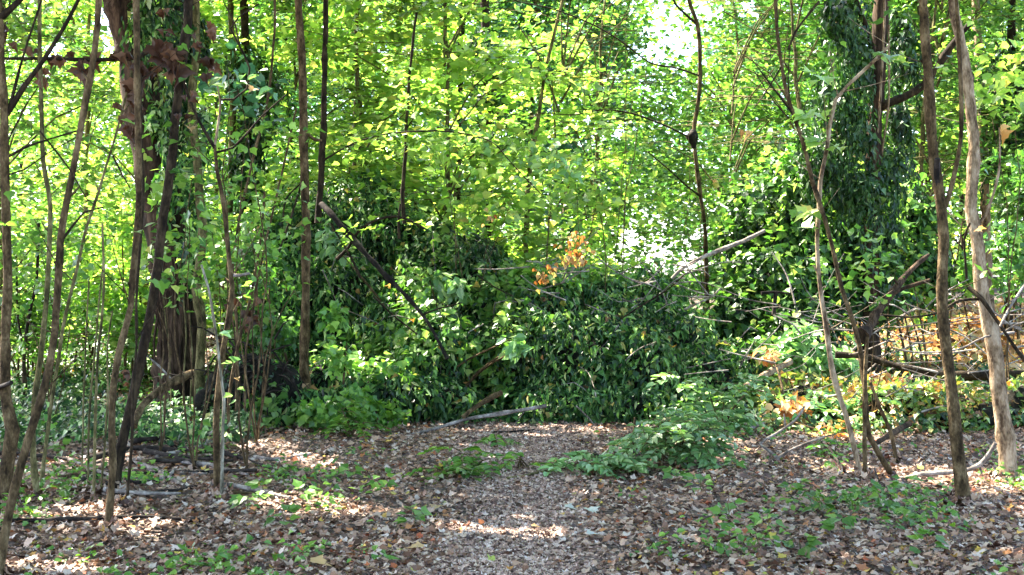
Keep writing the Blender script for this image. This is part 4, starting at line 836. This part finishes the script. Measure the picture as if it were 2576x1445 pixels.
for i in range(24):
    x0, y0 = rng.uniform(120, 540), rng.uniform(1115, 1270); L_ = rng.uniform(60, 220); sl = rng.normal(0, .2)
    w0 = rng.uniform(7, 15)
    log('stick lying in the loose heap of fallen sticks between the left saplings', [(x0, y0), (x0 + L_ * .5, y0 + sl * L_ * .5 + rng.normal(0, 6)), (x0 + L_, y0 + sl * L_)], (w0, w0 * .6), M['grey'] if i % 4 == 0 else (M['bark'] if i % 4 == 1 else M['rot']), group='loose heap of sticks at left', lift=rng.uniform(-.012, .03))
g = Geo()
for i in range(190):
    a = P(rng.uniform(1830, 2600), rng.uniform(760, 1120), rng.uniform(15.3, 18.5)); gz = float(ground_z(a[0], a[1])); a[2] = max(a[2], gz + .03)
    th = rng.normal(.15, .45); L_ = rng.uniform(.2, 1.0); b = a + np.array([math.cos(th) * rng.choice([-1, 1]), rng.normal(0, .3), math.sin(th)]) * L_; r_ = rng.uniform(.004, .013)
    g.tube([a, (a + b) / 2 + rng.normal(0, .05, 3), b], [r_, r_ * .8, r_ * .4], 5, .1, .15)
tag(g.build('brushwood', M['grey'], smooth=True), 'tangle of thin grey dead twigs strewn through the right-hand bank', 'brushwood', kind='stuff')
g = Geo(); n = 11000
x = rng.uniform(2.6, 9.5, n); y = rng.uniform(15.2, 26, n); C = np.stack([x, y, ground_z(x, y) + rng.gamma(1.5, .05, n)], -1)
C = C[noise(C, .8, 2) > -.6]; n = len(C)
g.cloud(C, np.stack([rng.normal(0, .5, n), rng.normal(-.5, .5, n), np.ones(n)], -1), rng.normal(0, 1, (n, 3)), rng.uniform(.06, .14, n), MAP8, rng.uniform(-.5, 2.5, n))
tag(g.build('bank_litter', M['orange'], smooth=False), 'sunlit orange and tan dead leaves covering the right-hand slope', 'leaf litter', kind='stuff')
# ================================================================== BACKGROUND TREES
def tree(x, y, h, rad, mat, tpl, size, nspray, label, group, bark='barkd', zlo=.6, k=46, R=.5, shape=1.0, name='background_tree', sides=8):
    z0 = float(ground_z(x, y)); root = thing(name, (x, y, z0), label, 'tree', group)
    g = Geo(); topx = x + rng.normal(0, .35)
    mid = np.array([x + rng.normal(0, .15), y, z0 + h * .5]); top = np.array([topx, y, z0 + h])
    tr = .022 + .0035 * h
    if cleared(np.array([mid * (1 - t) + top * t for t in np.linspace(-.7, 1, 24)])).sum() < 2:
        g.tube([(x, y, z0 - .1), mid, top], [tr, tr * .75, tr * .3], sides, .35, .1, .2, .03, x)
    else: g.tube([(x, y, z0 - .1), (x, y, z0 + .9)], [tr, tr * .6], sides, .3, .1, .2, .02, x)
    u = rng.uniform(0, 1, nspray); nt_ = max(4, int((h - zlo) / .62)); u = np.clip((np.floor(u * nt_) + .5) / nt_ + rng.normal(0, .018, nspray), 0, 1); zz = z0 + zlo + (h - zlo) * u + rng.uniform(-.3, .3)
    rr = rad * np.sqrt(rng.uniform(.02, 1, nspray)) * (1.05 - .35 * u * shape); a = rng.uniform(0, 2 * pi, nspray)
    Sx = np.stack([x + (topx - x) * u + np.cos(a) * rr, y + np.sin(a) * rr * .8, zz], -1)
    keep = noise(Sx, .55, x) > -.62; Sx = Sx[keep]
    for q in Sx[:: max(1, len(Sx) // 14)]:
        t = max(0, (q[2] - z0 - .5) / h) * .85; b = np.array([x + (topx - x) * t, y, z0 + h * t])
        if cleared(np.array([q, (q + b) / 2, (q + b * 2) / 3, b, b, (q * 2 + b) / 3])).any(): continue
        g.tube([b, (b + q) / 2 + [0, 0, .2], q], [tr * .4, tr * .25, .008], 5, .4, .1)
    if y < 25:
        for q in Sx:
            if cleared(q[None])[0]: continue
            az = math.atan2(q[1] - y, q[0] - x) + rng.normal(0, .5); e = np.array([math.cos(az), math.sin(az), .05])
            g.tube([q - e * .75, q + [0, 0, .04], q + e * .55 - [0, 0, .05]], [.008, .006, .003], 3, .4, 0)
    part(g, 'trunk', M[bark], root, True)
    g = Geo(); spray_leaves(Sx, R, k, size, tpl, g); part(g, 'crown', M[mat], root)
    return root
near = [(-7.0, 19.5, 7.5, 1.9, 'hazel', 'leafy hazel at the far left edge behind the saplings'), (-5.6, 21.5, 8, 1.8, 'maple', 'sunlit yellow-green tree left of the massive ivy-clad trunk'), (-3.4, 21.5, 8, 1.6, 'hazel', 'green tree just right of the massive ivy-clad trunk'),
    (-2.3, 20.8, 8, 1.5, 'maple', 'bright maple behind the tall straight young tree'), (-1.0, 20.4, 7, 1.6, 'maple', 'brightest yellow-green maple above the middle of the mound'), (.35, 20.9, 7.2, 1.5, 'maple', 'low yellow-green maple right of the middle, above the dead orange leaves'),
    (1.2, 23.5, 8, 1.4, 'hazel', 'green tree immediately left of the bright sky gap'), (3.4, 23, 9, 1.6, 'green', 'dark green tree immediately right of the bright sky gap'), (4.9, 22.8, 8, 1.7, 'green', 'drooping dark tree behind the reddish ivy-wrapped trunk'), (6.3, 22, 8, 1.6, 'hazel', 'yellow-green tree filling the upper right corner'), (8.0, 21.5, 8, 1.8, 'green', 'leafy tree just outside the sapling pair at the right edge')]
for (x, y, h, r, mt, lb) in near:
    h = min(h, 6.6)
    tree(x, y, h, r, mt, MAP8 if mt != 'green' else OVAL, .145 if mt == 'maple' else .11, int((66 if mt == 'maple' else 82) * r), lb, 'leafy trees close behind the mound', zlo=1.3 if -2 < x < 1.5 else (2.3 if x > 4 else .5), k=50, R=.60, bark='barkg')
mids = ['hazel', 'maple', 'hazel', 'teal', 'maple', 'hazel', 'teal', 'green', 'hazel', 'green']
midx = [-10, -7.9, -6.2, -4.6, -3.0, -1.4, .2, 2.0, 4.2, 5.8, 7.6, 9.6]
for i, x in enumerate(midx):
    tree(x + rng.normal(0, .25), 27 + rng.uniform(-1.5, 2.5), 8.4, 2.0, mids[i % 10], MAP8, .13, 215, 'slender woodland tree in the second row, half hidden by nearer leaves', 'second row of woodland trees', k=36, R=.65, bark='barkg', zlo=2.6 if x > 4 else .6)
for i, x in enumerate([-13, -10.4, -7.8, -5.4, -3.0, -.8, 1.4, 4.6, 7, 9.4, 12.2]):
    tree(x + rng.normal(0, .3), 36 + rng.uniform(-2, 3), 12.5, 2.6, ['hazel', 'maple', 'teal'][i % 3], MAP8, .18, 200, 'far woodland tree seen only as small leaves between nearer crowns', 'far row of woodland trees', k=28, R=.85)
def far_wood():
    g = Geo(); n = 4600
    x = rng.uniform(-26, 26, n); y = rng.uniform(46, 64, n); z = ground_z(x, y) + rng.uniform(0, 15, n)
    spray_leaves(np.stack([x, y, z], -1), 1.3, 34, .27, MAP8, g, holes=False)
    gt = Geo()
    tag(g.build('far_wood', M['hazel']), 'hazy mass of far-off woodland behind all the trees', 'wood', kind='stuff')
far_wood()
def ivy_column(lb, pts, r, Y):
    E = E_([(a, b, r, r * 1.5, Y) for a, b in pts]); c = E[0][0]; root = thing('ivy_column', (c[0], c[1], float(ground_z(c[0], c[1]))), lb, 'ivy-clad trunk', 'ivy-smothered trunks further back')
    g = Geo(); g.tube([np.array([c[0], c[1], root.location[2] - .1]), c, E[-1][0] + [0, 0, 2.5]], [.09, .08, .05], 8, .3); part(g, 'trunk', M['barkd'], root, True)
    g = Geo(); p, n_ = ivy_leaves(E, 300, .10, g, inner=.5); strands(p, n_, 40, .6, g, .09); part(g, 'ivy', M['ivydark'], root)
ivy_column('dark bluish ivy on a trunk seen through the fork of the slender sapling', [(620, 420), (640, 320), (650, 230), (610, 180)], 50, 21)
ivy_column('added dark ivy tuft standing in for a shaded gap high up right of the middle', [(1225, 250), (1235, 175), (1210, 110)], 38, 24)  # added trunk and ivy imitate a dark gap between leaf layers
ivy_column('dark drooping ivy at the upper right edge between pale trunk and frame', [(2540, 380), (2530, 270), (2550, 180)], 50, 22)
def loose(root_lb, name, centres, Y, mt, size, k, R_, tpl=MAP8):
    cs = np.array([P(a, b, Y + rng.normal(0, .5)) for a, b in centres]); c = cs.mean(0)
    root = thing(name, (c[0], c[1], float(ground_z(c[0], c[1]))), root_lb, 'young tree', 'leafy shoots of the undergrowth')
    g = Geo(); spray_leaves(cs, R_, k, size, tpl, g, leafjit=.6); part(g, 'leaves', M[mt], root)
    g = Geo(); b0 = np.array(root.location)
    for q in cs[::5]: g.tube([b0 - [0, 0, .05], (b0 + q) / 2 + rng.normal(0, .1, 3), q], [.009, .006, .003], 5, .25, .1, 0, .03, q[0])
    part(g, 'stems', M['bark'], root, True)
def cc(x0, x1, y0, y1, n): return [(rng.uniform(x0, x1), rng.uniform(y0, y1)) for _ in range(n)]
loose('light leafy shoots filling the gap between the dark leaning sapling and the forked one', 'leafy_shoot', cc(440, 560, 380, 760, 16), 12.5, 'hazel', .085, 16, .28)
loose('leafy shoots right of the forked sapling, spreading towards the straight young tree', 'leafy_shoot', cc(590, 740, 300, 640, 20), 14, 'hazel', .085, 18, .34)
loose('bright leafy shoots in front of the ivy-clad trunk', 'leafy_shoot', cc(350, 440, 420, 700, 11), 13, 'maple', .09, 12, .24)
loose('leafy shoots at the far left between the first two saplings', 'leafy_shoot', cc(20, 240, 560, 860, 20), 15, 'hazel', .085, 18, .38)
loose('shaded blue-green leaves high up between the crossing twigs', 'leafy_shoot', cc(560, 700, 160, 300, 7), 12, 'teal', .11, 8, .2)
loose('broad yellow-green sprays hanging over the middle of the mound', 'leafy_shoot', cc(1020, 1320, 330, 560, 20), 18, 'maple', .13, 26, .42)
loose('bright sprays arching in front of the eye-level gap', 'leafy_shoot', cc(1430, 1640, 400, 540, 12), 18.5, 'maple', .12, 22, .42)
loose('pale drooping compound sprays in the middle distance', 'leafy_shoot', cc(1380, 1480, 370, 440, 5), 17.5, 'elder', .13, 14, .25, OVAL)
loose('leaf sprays softening the knobbly trunk beside the sky gap', 'leafy_shoot', cc(1690, 1860, 190, 560, 22), 20, 'hazel', .11, 22, .4)
loose('scattered leaf sprays left of the sky gap high up', 'leafy_shoot', cc(1440, 1640, 20, 300, 16), 19, 'hazel', .10, 18, .4)
loose('leaf sprays at the top right corner beside the last sapling', 'leafy_shoot', cc(2480, 2600, 60, 260, 9), 16, 'maple', .12, 20, .42)
loose('mixed yellow and green leaves low between the right-hand stems', 'leafy_shoot', cc(2090, 2340, 560, 760, 15), 15.5, 'hazel', .10, 12, .3)
# leafy shrub row at left, low down in the sun
for i, (cx_, cy_, rx, ry, Y, mt, lb) in enumerate([(60, 780, 130, 130, 20, 'hazel', 'sunlit low shrub behind the thick sapling at the left edge'), (210, 700, 110, 120, 21, 'maple', 'pale yellow-green shrub behind the leaning brown sapling'), (330, 800, 90, 100, 20, 'hazel', 'speckled green shrub left of the massive trunk foot'),
    (120, 930, 90, 50, 20.5, 'bank', 'rusty low growth on the litter slope at left'), (560, 700, 60, 110, 19.5, 'hazel', 'light green shrub right of the massive trunk'), (330, 560, 90, 90, 20.5, 'maple', 'bright leafy shrub top left of the massive trunk')]):
    bush('shrub', lb, 'shrub', E_([(cx_, cy_, rx, ry, Y), (cx_ + 30, cy_ + 40, rx * .7, ry * .6, Y - .3)]), mt, 150, .09, MAP8, ck=0, inner=.9)

# ================================================================== CANOPY carried by the standing trees (mostly unseen; added and laid along the sun rays to shade the floor)
def canopy():
    roots = CROWN; tops = np.array([c[1] for c in roots])
    n = 6800
    q = np.stack([rng.uniform(-8.5, 8, n), rng.uniform(3, 17.2, n), np.zeros(n)], -1); h = rng.uniform(7.4, 10.5, n)
    S1 = q + SUN * (h / SUN[2])[:, None]
    m = 1300; S2 = np.stack([rng.uniform(-9, 9, m), rng.uniform(-1, 17, m), rng.uniform(7.6, 11, m)], -1)
    Sx = np.vstack([S1, S2])
    top_row = CAM_H + .215 * Sx[:, 1]
    Sx = Sx[Sx[:, 2] > top_row + .5]
    Sx = Sx[noise(Sx * np.array([1, 1, .3]), .9, 5) > -.8]
    d = np.linalg.norm(Sx[:, None, :2] - tops[None, :, :2], axis=2) + 0.0
    own = d.argmin(1)
    for i, (root, top, mat, r) in enumerate(roots):
        s = Sx[own == i]
        if len(s) == 0: continue
        g = Geo(); spray_leaves(s, .5, 26, .14, MAP8, g); part(g, 'crown', M['hazel'], root)
        g = Geo()
        for qq in s[:: max(1, len(s) // 16)]:
            g.tube([top - [0, 0, .8], (top + qq) / 2 + [0, 0, .15], qq], [max(.012, r * .5), .012, .006], 5, .5, .1)
        part(g, 'limbs', mat, root, True)
canopy()
tag(DRIFT.build('leaf_drifts', M['litter']), 'brown leaves gathered round the feet of the stems', 'leaf litter', kind='stuff')
print('verts', sum(len(m.vertices) for m in bpy.data.meshes), 'objs', len(bpy.data.objects))
